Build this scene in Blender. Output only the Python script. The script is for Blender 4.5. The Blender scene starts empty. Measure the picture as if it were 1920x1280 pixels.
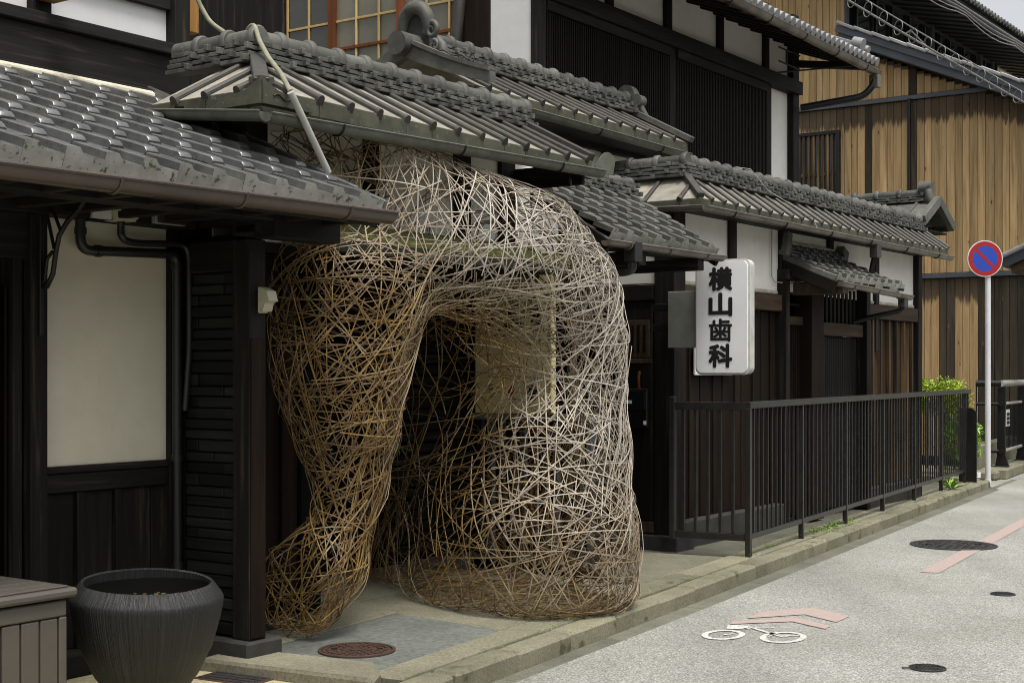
import bpy, bmesh, math, random
import numpy as np
from mathutils import Matrix, Vector
random.seed(7)
RAD = math.radians
scene = bpy.context.scene

# ------------------------------------------------------------------ camera, sky, sun, exposure
cam_d = bpy.data.cameras.new('camera')
cam = bpy.data.objects.new('camera', cam_d)
scene.collection.objects.link(cam)
cam_d.sensor_width = 36.0
cam_d.lens = 36.0 * 2667 / 1920
cam_d.shift_y = 54 / 1920
cam_d.clip_start = 0.05
cam_d.clip_end = 2000
cam.location = (0, 0, 1.4)
cam.rotation_euler = (RAD(90), 0, 0)
scene.camera = cam

SUN_EL, SUN_AZ = 67.0, 152.0          # azimuth clockwise from +Y
world = bpy.data.worlds.new('World')
scene.world = world
world.use_nodes = True
wn = world.node_tree
bg = wn.nodes['Background']
sky = wn.nodes.new('ShaderNodeTexSky')
sky.sky_type = 'NISHITA'
sky.sun_disc = False
sky.sun_elevation = RAD(SUN_EL)
sky.sun_rotation = RAD(SUN_AZ)
sky.air_density = 1.0
sky.dust_density = 5.0
sky.ozone_density = 1.0
hs = wn.nodes.new('ShaderNodeHueSaturation')
hs.inputs['Saturation'].default_value = 0.16
hs.inputs['Value'].default_value = 1.0
wn.links.new(sky.outputs[0], hs.inputs['Color'])
wn.links.new(hs.outputs[0], bg.inputs['Color'])
bg.inputs['Strength'].default_value = 0.10

sun_d = bpy.data.lights.new('sun', 'SUN')
sun_d.energy = 1.5
sun_d.angle = RAD(18)
sun_d.color = (1.0, 0.95, 0.84)
sun = bpy.data.objects.new('sun', sun_d)
scene.collection.objects.link(sun)
sd = Vector((math.sin(RAD(SUN_AZ)) * math.cos(RAD(SUN_EL)), math.cos(RAD(SUN_AZ)) * math.cos(RAD(SUN_EL)), math.sin(RAD(SUN_EL))))
sun.rotation_euler = sd.to_track_quat('Z', 'Y').to_euler()
sun.location = (6, -4, 14)

scene.view_settings.view_transform = 'Standard'
scene.view_settings.look = 'None'
scene.view_settings.gamma = 1.0
scene.view_settings.use_curve_mapping = False
scene.view_settings.exposure = 1.08
scene.cycles.max_bounces = 6
scene.cycles.use_denoising = True
scene.cycles.filter_width = 1.0

# ------------------------------------------------------------------ frames
# facade frame: x = s along the house fronts, y = v into the houses, z up
A = RAD(35.3)
SA, CA = math.sin(A), math.cos(A)
BF = Matrix(((SA, -CA, 0, 0), (CA, SA, 0, 0), (0, 0, 1, 0), (0, 0, 0, 1)))
# kerb frame: x = k along the kerb, y = w from the kerb edge towards the houses
AK = RAD(28.75)
SK, CK = math.sin(AK), math.cos(AK)
KF = Matrix.Translation((0.61, 8.13, 0)) @ Matrix(((SK, -CK, 0, 0), (CK, SK, 0, 0), (0, 0, 1, 0), (0, 0, 0, 1)))
ID = Matrix.Identity(4)
T = Matrix.Translation
def R(a, ax): return Matrix.Rotation(RAD(a), 4, ax)
def BV(s, v, z=0.0): return BF @ Vector((s, v, z))
def KV(k, w, z=0.0): return KF @ Vector((k, w, z))

# ------------------------------------------------------------------ object helpers
WM = {}
def link(o, w, parent):
    scene.collection.objects.link(o)
    if parent is not None:
        o.parent = parent
        o.matrix_parent_inverse = WM[parent.name].inverted()
    o.matrix_basis = w
    WM[o.name] = w.copy()
    return o
def thing(name, label, cat, loc, group=None):
    o = bpy.data.objects.new(name, None)
    o.empty_display_size = 0.1
    link(o, T(loc), None)
    tag(o, label, cat, group)
    return o
def tag(o, label=None, cat=None, group=None, kind=None):
    if label: o['label'] = label
    if cat: o['category'] = cat
    if group: o['group'] = group
    if kind: o['kind'] = kind
    return o
def obj(name, me, mat, parent=None, w=ID, label=None):
    if mat is not None and len(me.materials) == 0:
        me.materials.append(mat)
    o = bpy.data.objects.new(name, me)
    link(o, w, parent)
    if mat is not None and me.materials[0] != mat:
        o.material_slots[0].link = 'OBJECT'
        o.material_slots[0].material = mat
    if label: o['label'] = label
    return o
def group_part(name, parent, loc=None):
    """a part that is only a holder of pieces"""
    o = bpy.data.objects.new(name, None)
    o.empty_display_size = 0.05
    return link(o, T(loc) if loc is not None else WM[parent.name].copy(), parent)
def mesh(name, verts, faces, smooth=False):
    me = bpy.data.meshes.new(name)
    me.from_pydata([tuple(v) for v in verts], [], faces)
    me.update()
    if smooth:
        me.shade_smooth()
    return me
CACHE = {}
def box_mesh(dx, dy, dz, bev=0.004):
    key = ('b', round(dx, 4), round(dy, 4), round(dz, 4), bev)
    if key in CACHE: return CACHE[key]
    bm = bmesh.new()
    bmesh.ops.create_cube(bm, size=1.0, matrix=Matrix.Diagonal((dx, dy, dz, 1)))
    b = min(bev, 0.3 * min(dx, dy, dz))
    if bev > 0:
        bmesh.ops.bevel(bm, geom=bm.edges[:], offset=b, segments=1, affect='EDGES', profile=0.5)
    me = bpy.data.meshes.new('box')
    bm.to_mesh(me); bm.free()
    CACHE[key] = me
    return me
def box(name, mat, parent, s, v, z, F=BF, bev=0.004, rot=None, label=None):
    me = box_mesh(abs(s[1] - s[0]), abs(v[1] - v[0]), abs(z[1] - z[0]), bev)
    w = F @ T(((s[0] + s[1]) / 2, (v[0] + v[1]) / 2, (z[0] + z[1]) / 2))
    if rot is not None: w = w @ rot
    return obj(name, me, mat, parent, w, label)
def beam(name, mat, parent, a, b, wd, ht, bev=0.004, up=Vector((0, 0, 1))):
    """box bar between world points a and b; local x along it"""
    a, b = Vector(a), Vector(b)
    d = b - a
    L = d.length
    x = d.normalized()
    y = up.cross(x).normalized()
    z = x.cross(y)
    w = Matrix((x, y, z)).transposed().to_4x4()
    w.translation = (a + b) / 2
    return obj(name, box_mesh(L, wd, ht, bev), mat, parent, w)
def prism_mesh(key, pts, depth, smooth=False, plane='xz'):
    """outline in the local xz plane extruded along y (centred)"""
    if key and key in CACHE: return CACHE[key]
    n = len(pts)
    vs = [(p[0], -depth / 2, p[1]) for p in pts] + [(p[0], depth / 2, p[1]) for p in pts]
    fs = [list(range(n)), list(range(2 * n - 1, n - 1, -1))] + [[i + n, (i + 1) % n + n, (i + 1) % n, i] for i in range(n)]
    me = mesh(str(key), vs, fs)
    bm = bmesh.new(); bm.from_mesh(me)
    bmesh.ops.recalc_face_normals(bm, faces=bm.faces[:])
    bm.to_mesh(me); bm.free()
    if key: CACHE[key] = me
    return me
def tube_mesh(path, r, n=10, caps=True, smooth=True, radii=None):
    pts = [Vector(p) for p in path]
    vs, fs = [], []
    up = Vector((0.13, 0.21, 0.97))
    prev = None
    for i, p in enumerate(pts):
        if i == 0: t = pts[1] - pts[0]
        elif i == len(pts) - 1: t = pts[-1] - pts[-2]
        else: t = (pts[i + 1] - pts[i]).normalized() + (pts[i] - pts[i - 1]).normalized()
        t.normalize()
        if prev is None:
            x = t.cross(up)
            if x.length < 0.05: x = t.cross(Vector((1, 0, 0)))
        else:
            x = prev - t * prev.dot(t)
        x.normalize(); prev = x
        y = t.cross(x)
        rr = radii[i] if radii else r
        for k in range(n):
            a = 2 * math.pi * k / n
            vs.append(p + (x * math.cos(a) + y * math.sin(a)) * rr)
    m = len(pts)
    for i in range(m - 1):
        for k in range(n):
            fs.append([i * n + k, i * n + (k + 1) % n, (i + 1) * n + (k + 1) % n, (i + 1) * n + k])
    if caps:
        fs.append(list(range(n - 1, -1, -1)))
        fs.append([(m - 1) * n + k for k in range(n)])
    me = mesh('tube', vs, fs)
    if smooth:
        me.shade_smooth()
        me.set_sharp_from_angle(angle=RAD(50))
    return me
def tube(name, mat, parent, path, r, n=10, F=ID, radii=None):
    return obj(name, tube_mesh([F @ Vector(p) for p in path], r, n, radii=radii), mat, parent)
def round_path(pts, rad, seg=5):
    """fillet the corners of a polyline"""
    pts = [Vector(p) for p in pts]
    out = [pts[0]]
    for i in range(1, len(pts) - 1):
        a, b, c = pts[i - 1], pts[i], pts[i + 1]
        d1 = min(rad, (a - b).length * 0.45); d2 = min(rad, (c - b).length * 0.45)
        p0 = b + (a - b).normalized() * d1; p2 = b + (c - b).normalized() * d2
        for k in range(seg + 1):
            t = k / seg
            out.append((1 - t) ** 2 * p0 + 2 * t * (1 - t) * b + t * t * p2)
    out.append(pts[-1])
    return out
def lathe_mesh(prof, n=48, wob=None):
    vs, fs = [], []
    for j, (r, z) in enumerate(prof):
        for k in range(n):
            a = 2 * math.pi * k / n
            rr = r * (wob(a, j) if wob else 1)
            vs.append((rr * math.cos(a), rr * math.sin(a), z))
    for j in range(len(prof) - 1):
        for k in range(n):
            fs.append([j * n + k, j * n + (k + 1) % n, (j + 1) * n + (k + 1) % n, (j + 1) * n + k])
    fs.append([(len(prof) - 1) * n + k for k in range(n)])
    me = mesh('lathe', vs, fs)
    me.shade_smooth(); me.set_sharp_from_angle(angle=RAD(40))
    return me
def disc_mesh(r, h, n=32):
    key = ('disc', round(r, 4), round(h, 4), n)
    if key in CACHE: return CACHE[key]
    b = min(0.006, h * 0.3)
    me = lathe_mesh([(r, 0), (r, h - b), (r - b, h), (0.0005, h)], n)
    CACHE[key] = me
    return me

# ------------------------------------------------------------------ materials
def newmat(name):
    m = bpy.data.materials.new(name)
    m.use_nodes = True
    nt = m.node_tree
    return m, nt, nt.nodes['Principled BSDF']
def N(nt, typ, **kw):
    n = nt.nodes.new(typ)
    for k, v in kw.items():
        if k in n.inputs: n.inputs[k].default_value = v
        else: setattr(n, k, v)
    return n
def coords(nt, scale=(1, 1, 1), rand=True):
    tc = N(nt, 'ShaderNodeTexCoord')
    mp = N(nt, 'ShaderNodeMapping')
    mp.inputs['Scale'].default_value = scale
    nt.links.new(tc.outputs['Object'], mp.inputs['Vector'])
    if rand:
        oi = N(nt, 'ShaderNodeObjectInfo')
        mu = N(nt, 'ShaderNodeMath', operation='MULTIPLY'); mu.inputs[1].default_value = 37.0
        nt.links.new(oi.outputs['Random'], mu.inputs[0])
        cb = N(nt, 'ShaderNodeCombineXYZ')
        for i in range(3): nt.links.new(mu.outputs[0], cb.inputs[i])
        nt.links.new(cb.outputs[0], mp.inputs['Location'])
    return mp.outputs[0]
def ramp(nt, fac, stops):
    r = N(nt, 'ShaderNodeValToRGB')
    el = r.color_ramp.elements
    while len(el) < len(stops): el.new(0.5)
    for e, (p, c) in zip(el, stops):
        e.position = p
        e.color = (c[0], c[1], c[2], 1) if len(c) == 3 else c
    nt.links.new(fac, r.inputs[0])
    return r.outputs[0]
def noise(nt, vec, scale, detail=5, rough=0.6, dist=0.0):
    n = N(nt, 'ShaderNodeTexNoise')
    n.inputs['Scale'].default_value = scale
    n.inputs['Detail'].default_value = detail
    n.inputs['Roughness'].default_value = rough
    n.inputs['Distortion'].default_value = dist
    nt.links.new(vec, n.inputs['Vector'])
    return n.outputs['Fac']
def mix(nt, fac, a, b, mode='MIX'):
    m = N(nt, 'ShaderNodeMix', data_type='RGBA', blend_type=mode)
    for sock, val in ((m.inputs[0], fac), (m.inputs[6], a), (m.inputs[7], b)):
        if isinstance(val, bpy.types.NodeSocket): nt.links.new(val, sock)
        elif isinstance(val, (int, float)): sock.default_value = val
        else: sock.default_value = (*val, 1) if len(val) == 3 else val
    return m.outputs[2]
def bump(nt, bs, h, strength=0.3, dist=0.01):
    b = N(nt, 'ShaderNodeBump')
    b.inputs['Strength'].default_value = strength
    b.inputs['Distance'].default_value = dist
    nt.links.new(h, b.inputs['Height'])
    nt.links.new(b.outputs[0], bs.inputs['Normal'])
def randmul(nt, col, lo, hi):
    oi = N(nt, 'ShaderNodeObjectInfo')
    mr = N(nt, 'ShaderNodeMapRange')
    mr.inputs['To Min'].default_value = lo; mr.inputs['To Max'].default_value = hi
    nt.links.new(oi.outputs['Random'], mr.inputs['Value'])
    cb = N(nt, 'ShaderNodeCombineXYZ')
    for i in range(3): nt.links.new(mr.outputs[0], cb.inputs[i])
    return mix(nt, 1.0, col, cb.outputs[0], 'MULTIPLY')
def wood(name, stops, axis='z', rough=0.65, var=(0.75, 1.2), knots=False, wear=None, grain=1.0, char_ends=None):
    m, nt, bs = newmat(name)
    sc = {'z': (22, 22, 1.1), 'x': (1.1, 22, 22), 'y': (22, 1.1, 22)}[axis]
    sc = tuple(a * grain for a in sc)
    v = coords(nt, sc)
    f = noise(nt, v, 1.0, 6, 0.65, 0.6)
    col = ramp(nt, f, stops)
    if wear:
        v2 = coords(nt, tuple(0.25 * a for a in sc))
        f2 = noise(nt, v2, 1.0, 4, 0.6)
        wr = ramp(nt, f2, [(wear[1], (0, 0, 0)), (wear[2], (1, 1, 1))])
        col = mix(nt, wr, col, wear[0])
    if knots:
        v3 = coords(nt, tuple(3.5 if a > 5 else 1.3 for a in sc))
        vo = N(nt, 'ShaderNodeTexVoronoi'); vo.inputs['Scale'].default_value = 1.6
        nt.links.new(v3, vo.inputs['Vector'])
        kr = ramp(nt, vo.outputs['Distance'], [(0.03, (1, 1, 1)), (0.10, (0, 0, 0))])
        col = mix(nt, kr, col, knots)
    if char_ends:                       # scorched upper ends of the boards, bleeding down the grain
        tc = N(nt, 'ShaderNodeTexCoord')
        sp_ = N(nt, 'ShaderNodeSeparateXYZ'); nt.links.new(tc.outputs['Generated'], sp_.inputs[0])
        ad = N(nt, 'ShaderNodeMath', operation='MULTIPLY_ADD'); ad.inputs[1].default_value = 0.22
        nt.links.new(f, ad.inputs[0]); nt.links.new(sp_.outputs[2], ad.inputs[2])
        ce = ramp(nt, ad.outputs[0], [(0.97, (0, 0, 0)), (1.12, (0.85, 0.85, 0.85))])
        col = mix(nt, ce, col, char_ends)
    col = randmul(nt, col, *var)
    nt.links.new(col, bs.inputs['Base Color'])
    bs.inputs['Roughness'].default_value = rough
    bs.inputs['Specular IOR Level'].default_value = 0.15
    bump(nt, bs, f, 0.35, 0.004)
    return m
def plain(name, col, rough=0.5, metal=0.0, var=None, dirt=None, scale=6.0, bumpy=0.0, spec=0.5):
    m, nt, bs = newmat(name)
    v = coords(nt)
    f = noise(nt, v, scale, 5, 0.6)
    d = dirt if dirt else tuple(c * 0.7 for c in col)
    c = ramp(nt, f, [(0.3, d), (0.65, col)])
    if var: c = randmul(nt, c, *var)
    nt.links.new(c, bs.inputs['Base Color'])
    bs.inputs['Roughness'].default_value = rough
    bs.inputs['Metallic'].default_value = metal
    bs.inputs['Specular IOR Level'].default_value = spec
    if bumpy: bump(nt, bs, f, bumpy, 0.004)
    return m
def plaster(name, col, stain=(0.30, 0.27, 0.20)):
    m, nt, bs = newmat(name)
    v = coords(nt, rand=False)
    f1 = noise(nt, v, 0.9, 3, 0.5)
    f0 = noise(nt, v, 7.0, 6, 0.7)
    c = ramp(nt, f1, [(0.3, tuple(a * 0.86 for a in col)), (0.7, col)])
    c = mix(nt, 1.0, c, ramp(nt, f0, [(0.3, (0.95, 0.948, 0.94)), (0.62, (1.02, 1.02, 1.02))]), 'MULTIPLY')
    v2 = coords(nt, (14, 14, 1.6), rand=True)
    f2 = noise(nt, v2, 1.0, 6, 0.7)
    st = ramp(nt, f2, [(0.64, (0, 0, 0)), (0.82, (0.38, 0.38, 0.38))])
    c = mix(nt, st, c, stain)
    nt.links.new(c, bs.inputs['Base Color'])
    bs.inputs['Roughness'].default_value = 0.85
    f3 = noise(nt, v, 60, 3, 0.6)
    bump(nt, bs, f3, 0.12, 0.003)
    return m
def tile_mat(name, lo, hi, var=(0.7, 1.25), lichen=None, rough=0.5, metal=0.0):
    m, nt, bs = newmat(name)
    v = coords(nt)
    f = noise(nt, v, 9, 6, 0.65)
    c = ramp(nt, f, [(0.3, lo), (0.7, hi)])
    if lichen:
        f2 = noise(nt, v, 26, 5, 0.7)
        l = ramp(nt, f2, [(lichen[1], (0, 0, 0)), (lichen[1] + 0.06, (1, 1, 1))])
        c = mix(nt, l, c, lichen[0])
    c = randmul(nt, c, *var)
    nt.links.new(c, bs.inputs['Base Color'])
    r = ramp(nt, f, [(0.2, (rough - 0.08,) * 3), (0.8, (rough + 0.15,) * 3)])
    nt.links.new(r, bs.inputs['Roughness'])
    bs.inputs['Specular IOR Level'].default_value = 0.5
    bs.inputs['Metallic'].default_value = metal
    f3 = noise(nt, v, 70, 3, 0.6)
    bump(nt, bs, f3, 0.15, 0.003)
    return m

M = {}
M['char'] = wood('charred_wood_upright', [(0.25, (0.0046, 0.0042, 0.0036)), (0.55, (0.0120, 0.0107, 0.0092)), (0.8, (0.0660, 0.0509, 0.0367))], 'z')
M['char_x'] = wood('charred_wood_level', [(0.25, (0.0055, 0.0055, 0.0055)), (0.55, (0.0138, 0.0128, 0.0120)), (0.8, (0.0720, 0.0571, 0.0443))], 'x')
M['char_y'] = wood('charred_wood_inward', [(0.25, (0.0055, 0.0046, 0.0036)), (0.55, (0.0128, 0.0107, 0.0082)), (0.8, (0.0660, 0.0478, 0.0313))], 'y')
M['brown'] = wood('brown_stained_board', [(0.2, (0.0024, 0.0016, 0.0012)), (0.5, (0.0092, 0.0053, 0.0029)), (0.8, (0.0266, 0.0133, 0.0053))], 'z', var=(0.6, 1.3))
M['lattice'] = wood('dark_lattice_slat', [(0.25, (0.0041, 0.0033, 0.0029)), (0.6, (0.0099, 0.0070, 0.0050)), (0.9, (0.0289, 0.0165, 0.0083))], 'z', var=(0.5, 1.4))
M['brown_x'] = wood('brown_stained_rail', [(0.2, (0.016, 0.011, 0.008)), (0.5, (0.05, 0.034, 0.022)), (0.8, (0.11, 0.075, 0.045))], 'x')
M['red'] = wood('reddish_sash_wood', [(0.3, (0.10, 0.030, 0.012)), (0.7, (0.20, 0.065, 0.022))], 'z')
M['tan'] = wood('pale_sash_wood', [(0.3, (0.36, 0.24, 0.10)), (0.7, (0.50, 0.36, 0.17))], 'z')
M['orange'] = wood('fresh_cut_timber', [(0.3, (0.22, 0.105, 0.028)), (0.7, (0.42, 0.23, 0.075))], 'z', knots=(0.12, 0.05, 0.02))
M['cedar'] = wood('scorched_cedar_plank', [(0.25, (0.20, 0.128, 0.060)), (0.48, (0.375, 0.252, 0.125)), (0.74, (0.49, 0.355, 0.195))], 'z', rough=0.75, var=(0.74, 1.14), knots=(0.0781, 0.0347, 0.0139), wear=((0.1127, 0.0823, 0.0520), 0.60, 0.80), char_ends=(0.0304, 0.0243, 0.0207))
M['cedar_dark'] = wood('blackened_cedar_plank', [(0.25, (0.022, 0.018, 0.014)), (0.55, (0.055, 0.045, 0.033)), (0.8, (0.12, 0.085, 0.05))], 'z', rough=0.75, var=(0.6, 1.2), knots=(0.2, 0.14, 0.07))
M['worn'] = wood('half_worn_board', [(0.25, (0.0144, 0.0112, 0.0088)), (0.55, (0.0480, 0.0336, 0.0224)), (0.8, (0.0960, 0.0680, 0.0440))], 'z', var=(0.6, 1.3), wear=((0.2080, 0.1200, 0.0480), 0.53, 0.66))
M['pale_board'] = wood('pale_signboard_wood', [(0.3, (0.66, 0.56, 0.27)), (0.7, (0.76, 0.66, 0.35))], 'z', var=(0.95, 1.05))
M['white'] = plaster('white_plaster', (0.86, 0.85, 0.79))
M['cream'] = plaster('cream_plaster', (0.66, 0.62, 0.49))
M['white_up'] = plaster('bright_plaster', (0.64, 0.64, 0.645))
M['mortar'] = plain('lime_mortar', (0.62, 0.58, 0.47), 0.9, dirt=(0.34, 0.31, 0.23), scale=12, bumpy=0.3)
M['tile'] = tile_mat('smoked_clay_tile', (0.105, 0.107, 0.104), (0.190, 0.192, 0.186), (0.82, 1.14), ((0.24, 0.24, 0.21), 0.73), 0.28, 0.5)
M['tile_face'] = tile_mat('pale_eave_tile', (0.2875, 0.2875, 0.2516), (0.4887, 0.4887, 0.4456), (0.85, 1.1), ((0.1006, 0.1079, 0.0575), 0.57), 0.6)
M['tile_old'] = tile_mat('weathered_ridge_tile', (0.0408, 0.0424, 0.0392), (0.1034, 0.1034, 0.0898), (0.55, 1.35), ((0.1632, 0.1632, 0.1306), 0.64), 0.6)
M['pan'] = tile_mat('weathered_copper_pan', (0.1537, 0.1384, 0.1128), (0.2973, 0.2767, 0.2357), (0.85, 1.15), ((0.1333, 0.1333, 0.0922), 0.64), 0.6)
M['bar'] = tile_mat('dark_copper_batten', (0.0214, 0.0199, 0.0169), (0.0520, 0.0490, 0.0413), (0.8, 1.2), ((0.0734, 0.0734, 0.0551), 0.66), 0.55)
M['moss'] = tile_mat('mossy_copper_fascia', (0.0248, 0.0275, 0.0165), (0.0688, 0.0688, 0.0440), (0.8, 1.2), ((0.0935, 0.1100, 0.0660), 0.60), 0.75)
M['moss_yellow'] = tile_mat('yellow_mossy_board', (0.10, 0.10, 0.045), (0.34, 0.36, 0.10), (0.9, 1.1), None, 0.8)
M['copper'] = tile_mat('verdigris_copper_gutter', (0.045, 0.046, 0.034), (0.105, 0.115, 0.088), (0.9, 1.1), ((0.17, 0.24, 0.19), 0.66), 0.5)
M['gutter_brown'] = plain('brown_plastic_gutter', (0.0735, 0.0546, 0.0434), 0.32, dirt=(0.0490, 0.0364, 0.0294), scale=3)
M['gutter_grey'] = plain('weathered_metal_gutter', (0.20, 0.18, 0.155), 0.4, 0.5, dirt=(0.085, 0.07, 0.055), scale=5)
M['black_pipe'] = plain('black_plastic_pipe', (0.014, 0.014, 0.014), 0.38)
M['iron'] = plain('black_iron', (0.012, 0.012, 0.013), 0.42, 0.4)
M['fence'] = plain('grey_black_painted_steel', (0.0237, 0.0237, 0.0223), 0.36, 0.2, dirt=(0.0127, 0.0123, 0.0114), scale=9)
M['rail'] = plain('brushed_steel_rail', (0.55, 0.55, 0.54), 0.30, 0.45, dirt=(0.42, 0.41, 0.39), scale=8)
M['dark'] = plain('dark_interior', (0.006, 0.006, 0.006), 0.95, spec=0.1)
M['slate'] = wood('stacked_slate_strip', [(0.25, (0.0053, 0.0058, 0.0053)), (0.6, (0.0132, 0.0141, 0.0132)), (0.85, (0.0242, 0.0255, 0.0238))], 'y', 0.6, (0.55, 1.5))
M['stone'] = plain('dark_base_stone', (0.0330, 0.0319, 0.0286), 0.8, dirt=(0.0138, 0.0132, 0.0121), scale=8, bumpy=0.4)
M['glass_dark'] = plain('dim_window_glass', (0.05, 0.052, 0.040), 0.12, dirt=(0.035, 0.035, 0.03), scale=1.2)
M['paper'] = plain('aged_paper_screen', (0.155, 0.150, 0.110), 0.35, dirt=(0.085, 0.082, 0.062), scale=1.1)
M['white_plastic'] = plain('white_sign_acrylic', (0.80, 0.80, 0.82), 0.30, dirt=(0.70, 0.70, 0.71), scale=2)
M['grey_plastic'] = plain('grey_green_sign_metal', (0.235, 0.245, 0.225), 0.5, dirt=(0.17, 0.17, 0.15), scale=7)
M['sign_rim'] = plain('pale_sign_rim', (0.48, 0.49, 0.47), 0.5, dirt=(0.33, 0.33, 0.30), scale=9)
M['beige_plastic'] = plain('beige_plastic', (0.46, 0.44, 0.33), 0.5)
M['taupe'] = plain('taupe_resin', (0.074, 0.066, 0.056), 0.55, dirt=(0.062, 0.055, 0.047), scale=4)
M['black_ink'] = plain('black_lettering', (0.010, 0.010, 0.011), 0.5)
M['red_ink'] = plain('red_seal', (0.30, 0.03, 0.02), 0.6)
M['sign_red'] = plain('road_sign_red', (0.3220, 0.0056, 0.0070), 0.4, dirt=(0.2800, 0.0056, 0.0070))
M['sign_blue'] = plain('road_sign_blue', (0.0124, 0.0527, 0.3844), 0.4, dirt=(0.0112, 0.0465, 0.3410))
M['white_paint'] = plain('white_enamel', (0.62, 0.62, 0.65), 0.45, dirt=(0.54, 0.54, 0.56), scale=3)
M['conduit'] = plain('grey_conduit', (0.36, 0.36, 0.33), 0.5, dirt=(0.25, 0.25, 0.21), scale=10)
M['conduit_old'] = plain('mossy_hose', (0.24, 0.235, 0.17), 0.7, dirt=(0.15, 0.15, 0.10), scale=14)
M['rust'] = plain('rusty_cast_iron', (0.075, 0.040, 0.026), 0.75, 0.3, dirt=(0.035, 0.022, 0.017), scale=14, bumpy=0.4)
M['cast'] = plain('dark_cast_iron', (0.045, 0.045, 0.046), 0.6, 0.3, dirt=(0.02, 0.02, 0.02), scale=20, bumpy=0.3)
M['steel_blue'] = plain('blue_grey_fascia', (0.075, 0.085, 0.105), 0.5, 0.2, dirt=(0.05, 0.056, 0.068), scale=2)
M['tile_pale'] = tile_mat('pale_roof_tile', (0.1872, 0.1872, 0.1944), (0.2880, 0.2880, 0.2952), (0.85, 1.1), None, 0.5)
M['cable'] = plain('grey_cable', (0.22, 0.22, 0.21), 0.6)
M['bounce_board'] = wood('light_bounce_soffit', [(0.3, (0.16, 0.11, 0.06)), (0.7, (0.30, 0.21, 0.12))], 'x')  # soffit wood toned pale to bounce light onto the wall below
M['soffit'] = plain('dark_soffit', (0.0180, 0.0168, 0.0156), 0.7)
M['cream_wall'] = plain('distant_cream_wall', (0.62, 0.50, 0.32), 0.8, dirt=(0.56, 0.45, 0.29), scale=1)
M['soil'] = plain('dry_soil', (0.16, 0.115, 0.05), 0.95, dirt=(0.05, 0.038, 0.02), scale=40, bumpy=0.8)

def window_glass():
    m, nt, bs = newmat('window_glass')
    bs.inputs['Base Color'].default_value = (0.02, 0.03, 0.025, 1)
    bs.inputs['Roughness'].default_value = 0.03
    bs.inputs['Specular IOR Level'].default_value = 1.0
    bs.inputs['Coat Weight'].default_value = 1.0
    bs.inputs['Coat Roughness'].default_value = 0.02
    return m
M['glass'] = window_glass()

def asphalt():
    m, nt, bs = newmat('pale_speckled_asphalt')
    v = coords(nt, rand=False)
    vo = N(nt, 'ShaderNodeTexVoronoi'); vo.inputs['Scale'].default_value = 130
    nt.links.new(v, vo.inputs['Vector'])
    f1 = noise(nt, v, 95, 4, 0.75)
    big = noise(nt, v, 0.6, 4, 0.6)
    c = ramp(nt, vo.outputs['Color'], [(0.1, (0.19, 0.189, 0.178)), (0.5, (0.315, 0.314, 0.298)), (0.9, (0.47, 0.468, 0.45))])
    c2 = ramp(nt, f1, [(0.38, (0.50, 0.50, 0.49)), (0.60, (1.10, 1.10, 1.10))])
    c = mix(nt, 1.0, c, c2, 'MULTIPLY')
    c3 = ramp(nt, big, [(0.3, (0.76, 0.76, 0.73)), (0.7, (1.10, 1.10, 1.10))])
    c = mix(nt, 1.0, c, c3, 'MULTIPLY')
    # tyre polished bands along the street and a few darker stains
    tc = N(nt, 'ShaderNodeTexCoord'); mp = N(nt, 'ShaderNodeMapping')
    mp.inputs['Rotation'].default_value = (0, 0, AK)
    mp.inputs['Scale'].default_value = (1.5, 0.10, 1)
    nt.links.new(tc.outputs['Object'], mp.inputs['Vector'])
    band = noise(nt, mp.outputs[0], 1.0, 3, 0.5)
    c4 = ramp(nt, band, [(0.35, (0.87, 0.87, 0.86)), (0.60, (1.04, 1.04, 1.03))])
    c = mix(nt, 1.0, c, c4, 'MULTIPLY')
    st = noise(nt, v, 2.3, 5, 0.7)
    c5 = ramp(nt, st, [(0.24, (0.70, 0.69, 0.66)), (0.36, (1, 1, 1))])
    c = mix(nt, 1.0, c, c5, 'MULTIPLY')
    nt.links.new(c, bs.inputs['Base Color'])
    bs.inputs['Roughness'].default_value = 0.85
    bump(nt, bs, f1, 0.5, 0.006)
    return m
M['asphalt'] = asphalt()
def concrete(name, lo, hi, fine=70, moss=None, bumpy=0.35, var=(0.88, 1.1)):
    m, nt, bs = newmat(name)
    v = coords(nt)
    f1 = noise(nt, v, 1.6, 6, 0.65)
    c = ramp(nt, f1, [(0.3, lo), (0.7, hi)])
    f2 = noise(nt, v, fine, 4, 0.7)
    c2 = ramp(nt, f2, [(0.3, (0.55, 0.55, 0.53)), (0.65, (1.15, 1.15, 1.15))])
    c = mix(nt, 1.0, c, c2, 'MULTIPLY')
    if moss:
        f3 = noise(nt, v, 5.0, 6, 0.7)
        mm = ramp(nt, f3, [(moss, (0, 0, 0)), (moss + 0.08, (1, 1, 1))])
        c = mix(nt, mm, c, (0.055, 0.060, 0.025))
    c = randmul(nt, c, *var)
    nt.links.new(c, bs.inputs['Base Color'])
    bs.inputs['Roughness'].default_value = 0.88
    bump(nt, bs, f2, bumpy, 0.004)
    return m
M['kerb'] = concrete('mossy_kerb_concrete', (0.12, 0.115, 0.075), (0.24, 0.228, 0.160), 80, 0.58)
M['gutter_con'] = concrete('damp_gutter_concrete', (0.0756, 0.0756, 0.0576), (0.1620, 0.1584, 0.1224), 80, 0.66)
M['walk'] = concrete('sidewalk_concrete', (0.125, 0.118, 0.082), (0.235, 0.225, 0.160), 60, 0.64)
M['slab'] = concrete('blue_grey_slab', (0.085, 0.093, 0.086), (0.150, 0.160, 0.148), 30, None, 0.1)
M['sand'] = concrete('sandy_forecourt', (0.33, 0.29, 0.175), (0.46, 0.41, 0.26), 60, None)
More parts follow.
